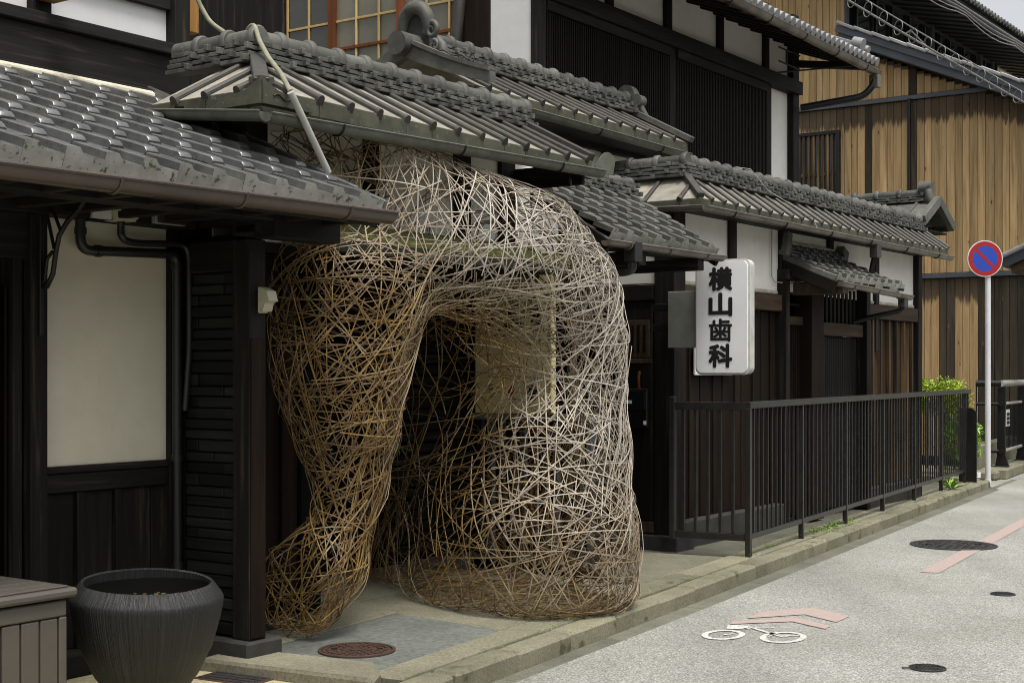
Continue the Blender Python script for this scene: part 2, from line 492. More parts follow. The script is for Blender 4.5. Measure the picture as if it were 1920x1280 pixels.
M['edge_stone'] = concrete('forecourt_edge_stone', (0.15, 0.14, 0.10), (0.26, 0.245, 0.18), 70, 0.64)
def paint(name, col):
    m, nt, bs = newmat(name)
    v = coords(nt, rand=False)
    f = noise(nt, v, 70, 4, 0.75)
    c = ramp(nt, f, [(0.36, (0.25, 0.235, 0.215)), (0.58, col)])
    nt.links.new(c, bs.inputs['Base Color'])
    bs.inputs['Roughness'].default_value = 0.8
    bump(nt, bs, f, 0.4, 0.004)
    return m
M['paint_white'] = paint('worn_white_road_paint', (0.62, 0.62, 0.58))
M['paint_pink'] = paint('worn_pink_road_paint', (0.39, 0.285, 0.262))
def leafmat(name, lo, hi):
    m, nt, bs = newmat(name)
    v = coords(nt, rand=False)
    f = noise(nt, v, 9, 3, 0.6)
    c = ramp(nt, f, [(0.3, lo), (0.7, hi)])
    nt.links.new(c, bs.inputs['Base Color'])
    bs.inputs['Roughness'].default_value = 0.5
    bs.inputs['Subsurface Weight'].default_value = 0.0
    return m
M['leaf_yellow'] = leafmat('yellow_green_leaf', (0.19, 0.28, 0.014), (0.44, 0.52, 0.035))
M['leaf'] = leafmat('fresh_green_leaf', (0.10, 0.20, 0.018), (0.24, 0.42, 0.045))
M['leaf_orange'] = leafmat('orange_leaf', (0.35, 0.14, 0.01), (0.5, 0.3, 0.02))
M['twig'] = plain('twig_bark', (0.08, 0.055, 0.03), 0.9)
def bamboo():
    m, nt, bs = newmat('split_bamboo')
    at = N(nt, 'ShaderNodeAttribute', attribute_name='weather_light')  # bleaching and painted light together, per point
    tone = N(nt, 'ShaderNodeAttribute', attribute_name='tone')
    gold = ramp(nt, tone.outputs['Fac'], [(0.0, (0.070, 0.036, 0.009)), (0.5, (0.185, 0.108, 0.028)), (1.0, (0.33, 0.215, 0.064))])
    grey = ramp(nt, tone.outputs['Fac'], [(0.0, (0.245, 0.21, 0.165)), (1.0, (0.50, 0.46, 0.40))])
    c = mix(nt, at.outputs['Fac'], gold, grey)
    v = coords(nt, rand=False)
    f = noise(nt, v, 30, 4, 0.7)
    c2 = ramp(nt, f, [(0.3, (0.72, 0.72, 0.72)), (0.7, (1.12, 1.12, 1.12))])
    c = mix(nt, 1.0, c, c2, 'MULTIPLY')
    nt.links.new(c, bs.inputs['Base Color'])
    bs.inputs['Roughness'].default_value = 0.55
    return m
M['bamboo'] = bamboo()
def pot_mat():
    m, nt, bs = newmat('combed_black_clay')
    v = coords(nt, rand=False)
    sep = N(nt, 'ShaderNodeSeparateXYZ'); nt.links.new(v, sep.inputs[0])
    at = N(nt, 'ShaderNodeMath', operation='ARCTAN2')
    nt.links.new(sep.outputs[1], at.inputs[0]); nt.links.new(sep.outputs[0], at.inputs[1])
    sc = N(nt, 'ShaderNodeMath', operation='MULTIPLY'); sc.inputs[1].default_value = 34
    nt.links.new(at.outputs[0], sc.inputs[0])
    z = N(nt, 'ShaderNodeMath', operation='MULTIPLY'); z.inputs[1].default_value = 2.2
    nt.links.new(sep.outputs[2], z.inputs[0])
    cb = N(nt, 'ShaderNodeCombineXYZ')
    nt.links.new(sc.outputs[0], cb.inputs[0]); nt.links.new(z.outputs[0], cb.inputs[2])
    f = noise(nt, cb.outputs[0], 1.0, 4, 0.65)
    c = ramp(nt, f, [(0.40, (0.004, 0.004, 0.005)), (0.56, (0.010, 0.0105, 0.012)), (0.80, (0.042, 0.044, 0.050))])
    nt.links.new(c, bs.inputs['Base Color'])
    bs.inputs['Roughness'].default_value = 0.55
    bump(nt, bs, f, 0.9, 0.012)
    return m
M['pot'] = pot_mat()

# ------------------------------------------------------------------ roof builders
def pan_tile_mesh(p, L):
    key = ('pan', round(p, 4), round(L, 4))
    if key in CACHE: return CACHE[key]
    k = p / 0.185
    prof = [(0.0, 0.0), (0.0, 0.031), (0.004, 0.035), (0.060, 0.035), (0.066, 0.031), (0.076, 0.015), (0.096, 0.004), (0.126, 0.0), (0.187, 0.0)]
    prof = [(a * k, b * k) for a, b in prof]
    lift = 0.027 * k
    st = [(0.006, lambda h: h * 0.35 - 0.020 * k), (0.0, lambda h: h * 0.55 - 0.002), (0.010 * k, lambda h: h * 0.85), (0.026 * k, lambda h: h), (L, lambda h: h)]
    n = len(prof)
    vs, fs = [], []
    for y, fn in st:
        for x, h in prof:
            vs.append((x, y, lift * (1 - y / L) + fn(h)))
    for j in range(len(st) - 1):
        for i in range(n - 1):
            fs.append([j * n + i, j * n + i + 1, (j + 1) * n + i + 1, (j + 1) * n + i])
    me = mesh('pan_tile', vs, fs)
    me.shade_smooth(); me.set_sharp_from_angle(angle=RAD(38))
    CACHE[key] = me
    return me
def eave_tile_mesh(p, L, drop, mats):
    key = ('eave', round(p, 4), round(L, 4), round(drop, 4))
    if key in CACHE: return CACHE[key]
    k = p / 0.185
    prof = [(0.0, 0.0), (0.0, 0.031), (0.003, 0.034), (0.058, 0.034), (0.062, 0.032), (0.070, 0.021), (0.084, 0.010), (0.103, 0.003), (0.126, 0.0), (0.184, 0.0)]
    prof = [(a * k, b * k) for a, b in prof]
    lift = 0.027 * k
    n = len(prof)
    vs = [(x, 0.0, -drop) for x, h in prof] + [(x, 0.0, lift + h) for x, h in prof] + [(x, L, h) for x, h in prof] + [(x, 0.02, -drop) for x, h in prof]
    fs, mi = [], []
    for j in range(2):
        for i in range(n - 1):
            fs.append([j * n + i, j * n + i + 1, (j + 1) * n + i + 1, (j + 1) * n + i]); mi.append(1 if j == 0 else 0)
    for i in range(1, n - 1):
        fs.append([3 * n + i, 3 * n + i + 1, i + 1, i]); mi.append(1)
    me = mesh('eave_tile', vs, fs)
    for m_ in mats: me.materials.append(m_)
    for pl, q in zip(me.polygons, mi): pl.material_index = q
    CACHE[key] = me
    return me
def tile_roof(roof, F, x0, ncol, p, ye, ze, yt, zt, nrow, mt, mf, drop=0.045, cut=None, jit=0.004):
    """rows of pan tiles laid up a slope; pieces are children of the part roof"""
    ang = math.atan2(zt - ze, yt - ye)
    SL = math.hypot(yt - ye, zt - ze)
    ex = SL / nrow
    L = ex * 1.14
    tm = pan_tile_mesh(p, L); em = eave_tile_mesh(p, L, drop, [mt, mf])
    base = F @ T((x0, ye, ze)) @ Matrix.Rotation(ang, 4, 'X')
    flat = F @ T((x0, ye, ze))
    for r in range(nrow):
        for c in range(ncol):
            if cut and cut(r, c): continue
            w = base @ T((c * p, r * ex, 0.012 + random.uniform(-jit, jit) * 0.5)) @ R(random.uniform(-1.0, 1.0), 'Z') @ R(random.uniform(-0.9, 0.9), 'Y')
            if r == 0:
                w = base @ T((c * p, 0, 0.012 + random.uniform(-jit, jit) * 0.3)) @ R(random.uniform(-0.4, 0.4), 'Z')
                obj('eave_tile', em, None, roof, w)
            else:
                obj('roof_tile', tm, mt, roof, w)
def noshi_mesh(p):
    key = ('noshi', round(p, 4))
    if key in CACHE: return CACHE[key]
    bm = bmesh.new()
    def bx(c, d, b):
        g = bmesh.ops.create_cube(bm, size=1.0, matrix=T(c) @ Matrix.Diagonal((*d, 1)))
        vs = g['verts']
        es = list({e for v in vs for e in v.link_edges})
        bmesh.ops.bevel(bm, geom=es, offset=b, segments=1, affect='EDGES')
    bx((0, 0, 0), (p * 0.985, 0.10, 0.022), 0.002)
    bx((p * 0.43, -0.058, 0.006), (0.028, 0.040, 0.034), 0.003)
    me = bpy.data.meshes.new('noshi'); bm.to_mesh(me); bm.free()
    CACHE[key] = me
    return me
def kanburi_mesh(p, r=0.056):
    key = ('kan', round(p, 4), r)
    if key in CACHE: return CACHE[key]
    st = [(-p / 2, r * 0.94), (p * 0.28, r), (p * 0.30, r * 1.20), (p * 0.34, r * 1.30), (p * 0.46, r * 1.30), (p * 0.50, r * 1.16)]
    vs, fs = [], []
    n = 11
    for x, rr in st:
        for k in range(n):
            a = math.pi * (-0.12 + 1.24 * k / (n - 1))
            vs.append((x, rr * math.cos(a) * 0.95, rr * math.sin(a)))
    for j in range(len(st) - 1):
        for k in range(n - 1):
            fs.append([j * n + k, j * n + k + 1, (j + 1) * n + k + 1, (j + 1) * n + k])
    fs.append([(len(st) - 1) * n + k for k in range(n)])
    fs.append([k for k in range(n - 1, -1, -1)])
    me = mesh('kanburi', vs, fs)
    bm = bmesh.new(); bm.from_mesh(me); bmesh.ops.recalc_face_normals(bm, faces=bm.faces[:]); bm.to_mesh(me); bm.free()
    me.shade_smooth(); me.set_sharp_from_angle(angle=RAD(45))
    CACHE[key] = me
    return me
def ridge_stack(part, F, x0, x1, y, z, mt, courses=4, p=0.226, r=0.056, flip=False, drift=0.0):
    """stacked flat ridge tiles with half round caps, front towards local -y; pieces are children of the part"""
    n = max(1, round((x1 - x0) / p))
    p = (x1 - x0) / n
    nm, km = noshi_mesh(p), kanburi_mesh(p, r)
    h = 0.0325
    for c in range(courses):
        off = (c % 2) * 0.5
        for i in range(n + (1 if off else 0)):
            xc = x0 + (i + 0.5 - off) * p
            if off and (i == 0 or i == n):
                m_ = box_mesh(p * 0.48, 0.10, 0.026, 0.003)
                xc = x0 + p * 0.25 if i == 0 else x1 - p * 0.25
            else:
                m_ = nm
            f_ = (xc - x0) / (x1 - x0)
            w = F @ T((xc, y - 0.045 + c * 0.014 + random.uniform(-.003, .003), z + 0.013 + c * h + drift * f_)) @ R(random.uniform(-1.2, 1.2), 'Y') @ R(random.uniform(-1.0, 1.0), 'Z')
            obj('ridge_tile', m_, mt, part, w)
    for i in range(n):
        w = F @ T((x0 + (i + 0.5) * p, y, z + courses * h + 0.006 + drift * (i + .5) / n)) @ R(random.uniform(-1.0, 1.0), 'Y')
        obj('ridge_cap_tile', km, mt, part, w)
def bar_mesh(L, w=0.036, h=0.023):
    key = ('bar', round(L, 3), w, h)
    if key in CACHE: return CACHE[key]
    # runs along +y from the eave nose at y=0
    prof = [(-w / 2, 0), (-w / 2, h * 0.6), (-w * 0.28, h), (w * 0.28, h), (w / 2, h * 0.6), (w / 2, 0)]
    st = [(0.0, 1.0), (L, 0.9)]
    vs, fs = [], []
    for y, k in st:
        for a, b in prof: vs.append((a * k, y, b * k))
    n = len(prof)
    for i in range(n): fs.append([i, (i + 1) % n, n + (i + 1) % n, n + i])
    fs.append(list(range(n))[::-1]); fs.append([n + i for i in range(n)])
    # round nose cap
    b0 = len(vs)
    m = 9
    for k in range(m):
        a = math.pi * (k / (m - 1))
        vs.append((-w * 0.62 * math.cos(a), -0.014, h * 0.25 + h * 0.95 * math.sin(a)))
    for k in range(m):
        a = math.pi * (k / (m - 1))
        vs.append((-w * 0.62 * math.cos(a), 0.012, h * 0.25 + h * 0.95 * math.sin(a)))
    vs += [(w * 0.62, -0.014, -0.055), (-w * 0.62, -0.014, -0.055), (w * 0.62, 0.004, -0.055), (-w * 0.62, 0.004, -0.055)]
    e = b0 + 2 * m
    fs.append([b0 + k for k in range(m)] + [e, e + 1])
    for k in range(m - 1): fs.append([b0 + k, b0 + m + k, b0 + m + k + 1, b0 + k + 1])
    fs.append([b0 + m - 1, b0 + 2 * m - 1, e + 2, e]); fs.append([b0 + m, b0, e + 1, e + 3])
    me = mesh('bar', vs, fs)
    bm = bmesh.new(); bm.from_mesh(me); bmesh.ops.recalc_face_normals(bm, faces=bm.faces[:]); bm.to_mesh(me); bm.free()
    CACHE[key] = me
    return me
def batten_roof(part, F, x0, x1, ye, ze, yt, zt, p=0.226, hipL=None, hipR=None, drift=0.0, fascia=0.06, mats=('pan', 'bar', 'moss'), first=0.5, lastbar=True):
    """sheet pans between standing battens on a slope; hipL / hipR: x where the top edge starts / ends"""
    ang = math.atan2(zt - ze, yt - ye)
    SL = math.hypot(yt - ye, zt - ze)
    def frac(x):
        f = 1.0
        if hipL is not None and x < hipL: f = min(f, max(0.0, (x - x0) / (hipL - x0)))
        if hipR is not None and x > hipR: f = min(f, max(0.0, (x1 - x) / (x1 - hipR)))
        return f
    def zoff(x): return drift * (x - x0) / (x1 - x0)
    xs = [x0]
    x = x0 + p * first
    while x < x1 - p * 0.2:
        xs.append(x); x += p
    xs.append(x1)
    for i in range(len(xs) - 1):
        a, b = xs[i], xs[i + 1]
        mid = []
        for q in (hipL, hipR):
            if q is not None and a < q < b: mid.append(q)
        top = [b] + sorted(mid, reverse=True) + [a]
        step = -0.0
        pts = [(a, 0.0), (b, 0.0)] + [(q, frac(q)) for q in top]
        cx = (a + b) / 2
        vs = [(q - cx, f * SL, 0.0) for q, f in pts] + [(q - cx, f * SL, -0.018) for q, f in pts]
        n = len(pts)
        fs = [list(range(n)), list(range(2 * n - 1, n - 1, -1))] + [[k, k + n, (k + 1) % n + n, (k + 1) % n] for k in range(n)]
        key = ('bpan', round(b - a, 3), round(SL, 3)) if all(f > 0.999 for q, f in pts[2:]) else None
        if key and key in CACHE: me = CACHE[key]
        else:
            me = mesh('pan', vs, fs)
            bm = bmesh.new(); bm.from_mesh(me)
            bmesh.ops.remove_doubles(bm, verts=bm.verts[:], dist=1e-5)
            bmesh.ops.recalc_face_normals(bm, faces=bm.faces[:]); bm.to_mesh(me); bm.free()
            if key: CACHE[key] = me
        w = F @ T((cx, ye, ze + zoff(cx))) @ Matrix.Rotation(ang, 4, 'X') @ R(math.degrees(-math.atan2(drift, x1 - x0)), 'Y')
        obj('roof_pan', me, M[mats[0]], part, w)
        if fascia:
            w2 = F @ T((cx, ye - 0.004, ze + zoff(cx) - fascia / 2 - 0.004)) @ R(random.uniform(-2.5, 2.5), 'Z')
            obj('fascia_plate', box_mesh(round(b - a - 0.003, 4), 0.010, fascia, 0.002), M[mats[2]], part, w2)
    for q in xs[1:-1]:
        f = frac(q)
        if f < 0.12: continue
        L = round(f * SL, 3)
        w = F @ T((q, ye - 0.006, ze + zoff(q) + 0.001)) @ Matrix.Rotation(ang, 4, 'X') @ R(random.uniform(-0.6, 0.6), 'Z')
        obj('batten', bar_mesh(L), M[mats[1]], part, w)
def half_gutter(name, mat, parent, a, b, r=0.05, brackets=0, bmat=None, bstep=0.6, n=9, lip=0.006):
    """open half round gutter between world points a and b"""
    a, b = Vector(a), Vector(b)
    x = (b - a).normalized()
    y = Vector((0, 0, 1)).cross(x).normalized(); z = x.cross(y)
    L = (b - a).length
    vs, fs = [], []
    segs = max(2, int(L / 0.4))
    sec = []
    for k in range(n):
        t = math.pi * (1 + k / (n - 1))
        sec.append((r * math.cos(t), r * math.sin(t)))
    for k in range(n - 1, -1, -1):
        t = math.pi * (1 + k / (n - 1))
        sec.append(((r - 0.006) * math.cos(t), (r - 0.006) * math.sin(t) + 0.001))
    m = len(sec)
    for i in range(segs + 1):
        p = a + x * (L * i / segs)
        for (c, d) in sec: vs.append(p + y * c + z * d)
    for i in range(segs):
        for k in range(m):
            fs.append([i * m + k, i * m + (k + 1) % m, (i + 1) * m + (k + 1) % m, (i + 1) * m + k])
    for e in (0, segs):
        fs.append([e * m + k for k in range(n)])
    me = mesh('gutter', vs, fs)
    bm = bmesh.new(); bm.from_mesh(me); bmesh.ops.recalc_face_normals(bm, faces=bm.faces[:]); bm.to_mesh(me); bm.free()
    me.shade_smooth(); me.set_sharp_from_angle(angle=RAD(40))
    g = obj(name, me, mat, parent)
    # rolled front lip
    yy = -y
    obj('gutter_lip', tube_mesh([a + yy * r + z * 0.002, b + yy * r + z * 0.002], lip, 6), mat, g)
    if brackets:
        nb = max(2, int(L / bstep))
        for i in range(nb):
            p = a + x * (L * (i + 0.5) / nb)
            pts = []
            for k in range(9):
                t = math.pi * (0.97 + 1.06 * k / 8)
                pts.append(p + y * ((r + 0.004) * math.cos(t)) + z * ((r + 0.004) * math.sin(t)))
            obj('gutter_bracket', tube_mesh(pts, 0.006, 6), bmat or mat, g)
    return g

# ------------------------------------------------------------------ ground, road, kerb
def sheet(name, mat, pts, z, F=ID, nx=1, kind='structure', parent=None):
    me = mesh(name, [F @ Vector((x, y, z)) for x, y in pts], [list(range(len(pts)))])
    o = obj(name, me, mat, parent)
    if parent is None: tag(o, kind=kind)
    return o
ground = sheet('ground', M['walk'], [(-300, -300), (300, -300), (300, 300), (-300, 300)], -0.16)
road = sheet('road', M['asphalt'], [(-14, -0.09), (-1.5, -0.10), (1.0, -0.135), (11.2, -0.15), (12.6, 0.5), (40, 0.5), (40, -7.1), (-14, -7.1)], -0.098, KF)
# concrete channel beside the kerb, cast in lengths
channel = thing('road_channel', None, None, KV(3, -0.1, -0.08)); channel['kind'] = 'structure'
x = -6.2
while x < 12.2:
    w_ = KF @ T((x + 0.6, -0.15, -0.128))
    obj('channel_slab', box_mesh(1.194, 0.30, 0.056, 0.005), M['gutter_con'], channel, w_ @ R(1.6, 'X'))
    x += 1.2
kerb = thing('kerb', None, None, KV(3, 0.08, -0.05)); kerb['kind'] = 'structure'
x = -6.0
while x < 10.9:
    obj('kerb_stone', box_mesh(0.588, 0.15, 0.16, 0.016), M['kerb'], kerb, KF @ T((x + 0.3, 0.075 + random.uniform(-.004, .004), -0.078 + random.uniform(-.005, .005))) @ R(random.uniform(-.5, .5), 'Z'))
    x += 0.6
px_, py_, an = 10.8, 0.0, 0.0
for i in range(7):
    an += 9.0
    dx, dy = math.cos(RAD(an)) * 0.24, math.sin(RAD(an)) * 0.24
    obj('kerb_stone', box_mesh(0.262, 0.15, 0.16, 0.012), M['kerb'], kerb, KF @ T((px_ + dx / 2 - 0.075 * math.sin(RAD(an)), py_ + dy / 2 + 0.075 * math.cos(RAD(an)), -0.078)) @ R(an, 'Z'))
    px_ += dx; py_ += dy
# footway: slabs of different make
walk = thing('footway', None, None, KV(3, 0.8, -0.01)); walk['kind'] = 'structure'
def slab(name, mat, pts, z1=0.0, F=KF, th=0.10, rnd=0.01):
    pts = [Vector((p[0], p[1], 0)) for p in pts]
    c = sum(pts, Vector()) / len(pts)
    n = len(pts)
    top = [p + (c - p).normalized() * rnd for p in pts]
    vs = [F @ Vector((p.x, p.y, z1)) for p in top] + [F @ Vector((p.x, p.y, z1 - rnd * 0.7)) for p in pts] + [F @ Vector((p.x, p.y, z1 - th)) for p in pts]
    fs = [list(range(n))]
    for a in (0, n):
        fs += [[a + n + i, a + n + (i + 1) % n, a + (i + 1) % n, a + i] for i in range(n)]
    me = mesh(name, vs, fs)
    bm = bmesh.new(); bm.from_mesh(me); bmesh.ops.recalc_face_normals(bm, faces=bm.faces[:]); bm.to_mesh(me); bm.free()
    return obj(name, me, mat, walk)
x = -2.0
ln = [1.35, 0.9, 1.5, 1.2]
i = 0
while x < 11.0:
    L = ln[i % 4]; i += 1
    slab('edging_slab', M['walk'] if i % 3 else M['kerb'], [(x + .006, .166), (x + L - .006, .166), (x + L - .006, .367), (x + .006, .367)], -0.002 + random.uniform(-.002, .002))
    x += L
# wide slabs behind the edging
slab('paving_slab', M['slab'], [(-1.86, .377), (-0.70, .377), (-0.51, 1.17), (-1.90, 1.17)], -0.004)
slab('paving_slab', M['walk'], [(-1.90, 1.178), (-0.51, 1.178), (-0.40, 2.6), (-2.1, 2.6)], 0.003)
slab('paving_slab', M['walk'], [(-0.692, .377), (1.20, .377), (1.15, 1.6), (-0.46, 1.6)], -0.002)
slab('paving_slab', M['walk'], [(-0.45, 1.608), (1.15, 1.608), (1.1, 3.4), (-0.33, 3.4)], -0.002)
slab('paving_slab', M['walk'], [(1.208, .377), (2.75, .377), (2.7, 1.35), (1.158, 1.35)], -0.003)
slab('paving_slab', M['gutter_con'], [(1.158, 1.358), (2.7, 1.358), (2.7, 3.4), (1.1, 3.4)], -0.001)
slab('paving_slab', M['gutter_con'], [(2.76, .377), (11.0, .377), (11.5, 2.4), (2.72, 2.4)], -0.02)
slab('forecourt_slab', M['sand'], [(-7.0, .18), (-2.18, .18), (-2.18, 1.25), (-2.25, 2.3), (-7.0, 2.9)], -0.03)
slab('edge_stone', M['edge_stone'], [(-2.18, .20), (-2.02, .27), (-1.865, .40), (-1.90, 1.20), (-2.19, 1.20)], 0.030, th=0.12, rnd=0.024)

# painted road marks
def mark(name, mat, polys, label=None):
    vs, fs = [], []
    for poly in polys:
        b = len(vs)
        vs += [KF @ Vector((a, c, -0.0935)) for a, c in poly]
        fs.append(list(range(b, len(vs))))
    o = obj(name, mesh(name, vs, fs), mat, road)
    if label: o['label'] = label
    return o
mark('chevron_marking', M['paint_pink'], [[(0.782, -0.488), (1.083, -0.754), (1.356, -0.731), (1.041, -0.486)], [(1.083, -0.754), (0.913, -1.0), (1.156, -1.015), (1.356, -0.731)]])
mark('chevron_marking', M['paint_pink'], [[(0.549, -0.469), (0.808, -0.762), (0.954, -0.739), (0.638, -0.453)], [(0.808, -0.762), (0.664, -1.009), (0.780, -1.006), (0.954, -0.739)]])
mark('lane_marking', M['paint_pink'], [[(3.276, -0.953), (3.313, -1.09), (7.5, -1.12), (11.0, -1.30), (11.0, -1.17), (7.5, -0.985)]])
def ring(c, ax, ay, wd, n=28, rot=0.0):
    out = []
    for k in range(n):
        a0, a1 = 2 * math.pi * k / n, 2 * math.pi * (k + 1) / n
        q = []
        for a, f in ((a0, 1), (a1, 1), (a1, 0), (a0, 0)):
            X = (ax - (0 if f else wd)) * math.cos(a); Y = (ay - (0 if f else wd)) * math.sin(a)
            q.append((c[0] + X * math.cos(rot) - Y * math.sin(rot), c[1] + X * math.sin(rot) + Y * math.cos(rot)))
        out.append(q)
    return out
def stroke(a, b, wd):
    a, b = Vector(a), Vector(b)
    d = (b - a).normalized(); n_ = Vector((-d.y, d.x)) * wd / 2
    return [tuple(a + n_), tuple(b + n_), tuple(b - n_), tuple(a - n_)]
W1, W2 = (0.212, -0.552), (0.300, -0.874)
bike = ring(W1, 0.158, 0.117, 0.036) + ring(W2, 0.178, 0.123, 0.036)
bike += [[(0.525, -0.468), (0.554, -0.594), (0.427, -0.607), (0.400, -0.501)],
         stroke((0.212, -0.552), (0.27, -0.60), 0.022), stroke((0.497, -0.625), (0.315, -0.865), 0.030), stroke((0.44, -0.59), (0.52, -0.64), 0.022),
         stroke((0.51, -0.60), (0.572, -0.735), 0.020), stroke((0.378, -0.79), (0.277, -0.79), 0.020), stroke((0.40, -0.76), (0.33, -0.885), 0.022), stroke((0.36, -0.87), (0.40, -0.94), 0.02)]
mark('bicycle_marking', M['paint_white'], bike)

def manhole(label, mat, c, r, z, group=None, F=KF, keyed=False):
    t = thing('manhole_cover', label, 'manhole cover', F @ Vector((c[0], c[1], z)), group)
    w = F @ T((c[0], c[1], z))
    obj('frame_ring', lathe_mesh([(r * 1.05, -0.02), (r * 1.05, 0.0), (r * 0.965, 0.0), (r * 0.96, -0.012)], 40), mat, t, w)
    lid = obj('lid', disc_mesh(round(r * 0.95, 4), 0.018, 40), mat, t, w @ T((0, 0, -0.018)))
    # raised studs in rings, one relief part
    bm = bmesh.new()
    for k in range(1, 5):
        rr = r * 0.2 * k
        for i in range(6 * k):
            a = 2 * math.pi * i / (6 * k)
            bmesh.ops.create_cube(bm, size=1, matrix=T((rr * math.cos(a), rr * math.sin(a), 0.001)) @ Matrix.Rotation(a, 4, 'Z') @ Matrix.Diagonal((r * 0.09, r * 0.11, 0.006, 1)))
    me = bpy.data.meshes.new('studs'); bm.to_mesh(me); bm.free()
    o = obj('raised_studs', me, mat, t, w); o['kind'] = 'stuff'
    for sgn in (-1, 1):
        obj('lift_hole', box_mesh(r * 0.16, r * 0.07, 0.006, 0.001), M['dark'], lid, w @ R(-60 + 0, 'Z') @ T((sgn * r * 0.62, 0, 0.002)))
    if keyed:
        obj('key_lug', box_mesh(r * 0.5, r * 0.34, 0.02, 0.004), mat, t, w @ R(118, 'Z') @ T((r * 1.2, 0, -0.011)))
    return t
manhole('large round dark iron manhole cover across the pink lane line', M['cast'], (5.08, -0.83), 0.345, -0.090)
manhole('small round iron valve cover with a side lug low on the road', M['cast'], (-0.147, -1.767), 0.088, -0.091, keyed=True)
manhole('smallest round iron cover at the right edge of the road', M['cast'], (2.50, -1.678), 0.078, -0.091)
manhole('round rusty manhole cover in the blue grey slab beneath the woven sculpture', M['rust'], (-1.545, 0.735), 0.185, 0.004)
gr = thing('drain_grate', 'rectangular rusty drain cover in the sandy forecourt beside the black pot', 'drain cover', KV(-2.26, 0.93, -0.03))
box('frame', M['rust'], gr, (-2.345, -2.115), (0.755, 1.105), (-0.05, -0.026), KF)
for i in range(5):
    box('slot_bar', M['cast'], gr, (-2.325 + i * 0.041, -2.300 + i * 0.041), (0.775, 1.085), (-0.03, -0.021), KF)

# ------------------------------------------------------------------ left town house
lh = thing('left_town_house', 'dark timber town house with grey pan tile lean-to roof at the left edge', 'house', BV(4.0, 5.5, 0))
# upper wall above the lean-to roof
box('upper_wall', M['white_up'], lh, (2.0, 5.46), (6.27, 6.5), (2.8, 5.2))
box('sill_beam', M['char_x'], lh, (2.0, 5.56), (6.19, 6.27), (2.955, 3.165))
box('sill_cap', M['char_x'], lh, (2.0, 5.565), (6.15, 6.27), (3.167, 3.230))
box('drip_board', M['char_x'], lh, (2.0, 5.45), (6.16, 6.24), (2.925, 2.952))
box('wall_post', M['char'], lh, (4.53, 4.65), (6.22, 6.27), (3.232, 5.2))
box('wall_post', M['char'], lh, (5.462, 5.575), (6.20, 6.5), (3.232, 5.2))
box('wall_rail', M['char_x'], lh, (4.66, 5.458), (6.23, 6.27), (3.435, 3.50))
box('beam_end', M['orange'], lh, (4.545, 4.655), (5.98, 6.215), (3.30, 3.42), label='fresh orange timber beam end')
box('corner_board', M['orange'], lh, (5.585, 5.66), (6.22, 6.45), (3.34, 5.2), label='pale orange timber corner board')
box('side_wall', M['char_y'], lh, (5.5, 5.57), (6.5, 12), (2.8, 5.2))
# mortar bed where the roof meets the wall
box('mortar_bed', M['mortar'], lh, (2.0, 5.27), (6.12, 6.26), (2.855, 2.930), rot=R(-8, 'X'), bev=0.02)
lr = group_part('lean_to_roof', lh, BV(4.2, 5.3, 2.4))
P1 = 0.185
tile_roof(lr, BF, 5.255 - P1 * 14, 14, P1, 4.49, 2.180, 6.12, 2.858, 8, M['tile'], M['tile_face'], 0.050)
box('deck', M['char_x'], lr, (2.6, 5.24), (4.46, 6.26), (2.485, 2.518), rot=R(math.degrees(math.atan2(.678, 1.63)), 'X'))
# verge cover at the right end
for r_ in range(9):
    f = (r_ + 0.5) / 9
    obj('verge_tile', box_mesh(0.03, 0.22, 0.05, 0.006), M['tile'], lr, BF @ T((5.27, 4.49 + 1.71 * f, 2.190 + .755 * f + 0.008)) @ R(math.degrees(math.atan2(.755, 1.71)) - 2, 'X'))
half_gutter('gutter', M['gutter_brown'], lh, BV(2.6, 4.425, 2.128), BV(5.235, 4.425, 2.152), 0.052, 1, M['gutter_brown'], 0.55, lip=0.008)
box('fascia_board', M['char_x'], lh, (2.6, 5.27), (4.53, 4.56), (2.10, 2.17))
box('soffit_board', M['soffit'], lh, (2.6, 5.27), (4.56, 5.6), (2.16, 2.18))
box('eave_beam', M['char_x'], lh, (2.6, 4.838), (4.80, 4.94), (2.108, 2.155))
box('eave_beam', M['char_x'], lh, (4.84, 5.30), (4.80, 4.94), (2.03, 2.155))
box('wall_plate', M['char_x'], lh, (2.6, 4.86), (5.36, 5.62), (2.10, 2.16))
for i in range(9):
    box('rafter', M['char_y'], lh, (3.0 + i * 0.27, 3.05 + i * 0.27), (4.57, 5.40), (2.11, 2.165))
# white panel wall, wainscot
box('panel_wall', M['cream'], lh, (4.031, 4.79), (5.50, 5.60), (0.955, 2.11))
box('panel_frame', M['char'], lh, (4.79, 4.84), (5.47, 5.60), (0.0, 2.10))
box('dado_sill', M['char_x'], lh, (4.032, 4.79), (5.475, 5.60), (0.925, 0.953))
box('dado_rail', M['char_x'], lh, (4.032, 4.79), (5.485, 5.60), (0.835, 0.923))
for a, b in ((4.035, 4.245), (4.292, 4.468), (4.502, 4.70), (4.705, 4.79)):
    box('dado_panel', M['char'], lh, (a, b), (5.515, 5.60), (0.10, 0.833))
for a, b in ((4.247, 4.290), (4.470, 4.500)):
    box('dado_stile', M['char'], lh, (a, b), (5.49, 5.60), (0.10, 0.833))
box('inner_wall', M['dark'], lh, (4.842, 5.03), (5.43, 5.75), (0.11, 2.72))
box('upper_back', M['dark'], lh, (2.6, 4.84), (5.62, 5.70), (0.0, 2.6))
box('base_board', M['char_x'], lh, (3.0, 4.84), (5.48, 5.62), (-0.03, 0.10))
box('door_post', M['char'], lh, (3.94, 4.03), (5.42, 5.60), (0.0, 2.10))
box('door_jamb', M['char'], lh, (3.88, 3.925), (5.46, 5.60), (0.0, 2.10))
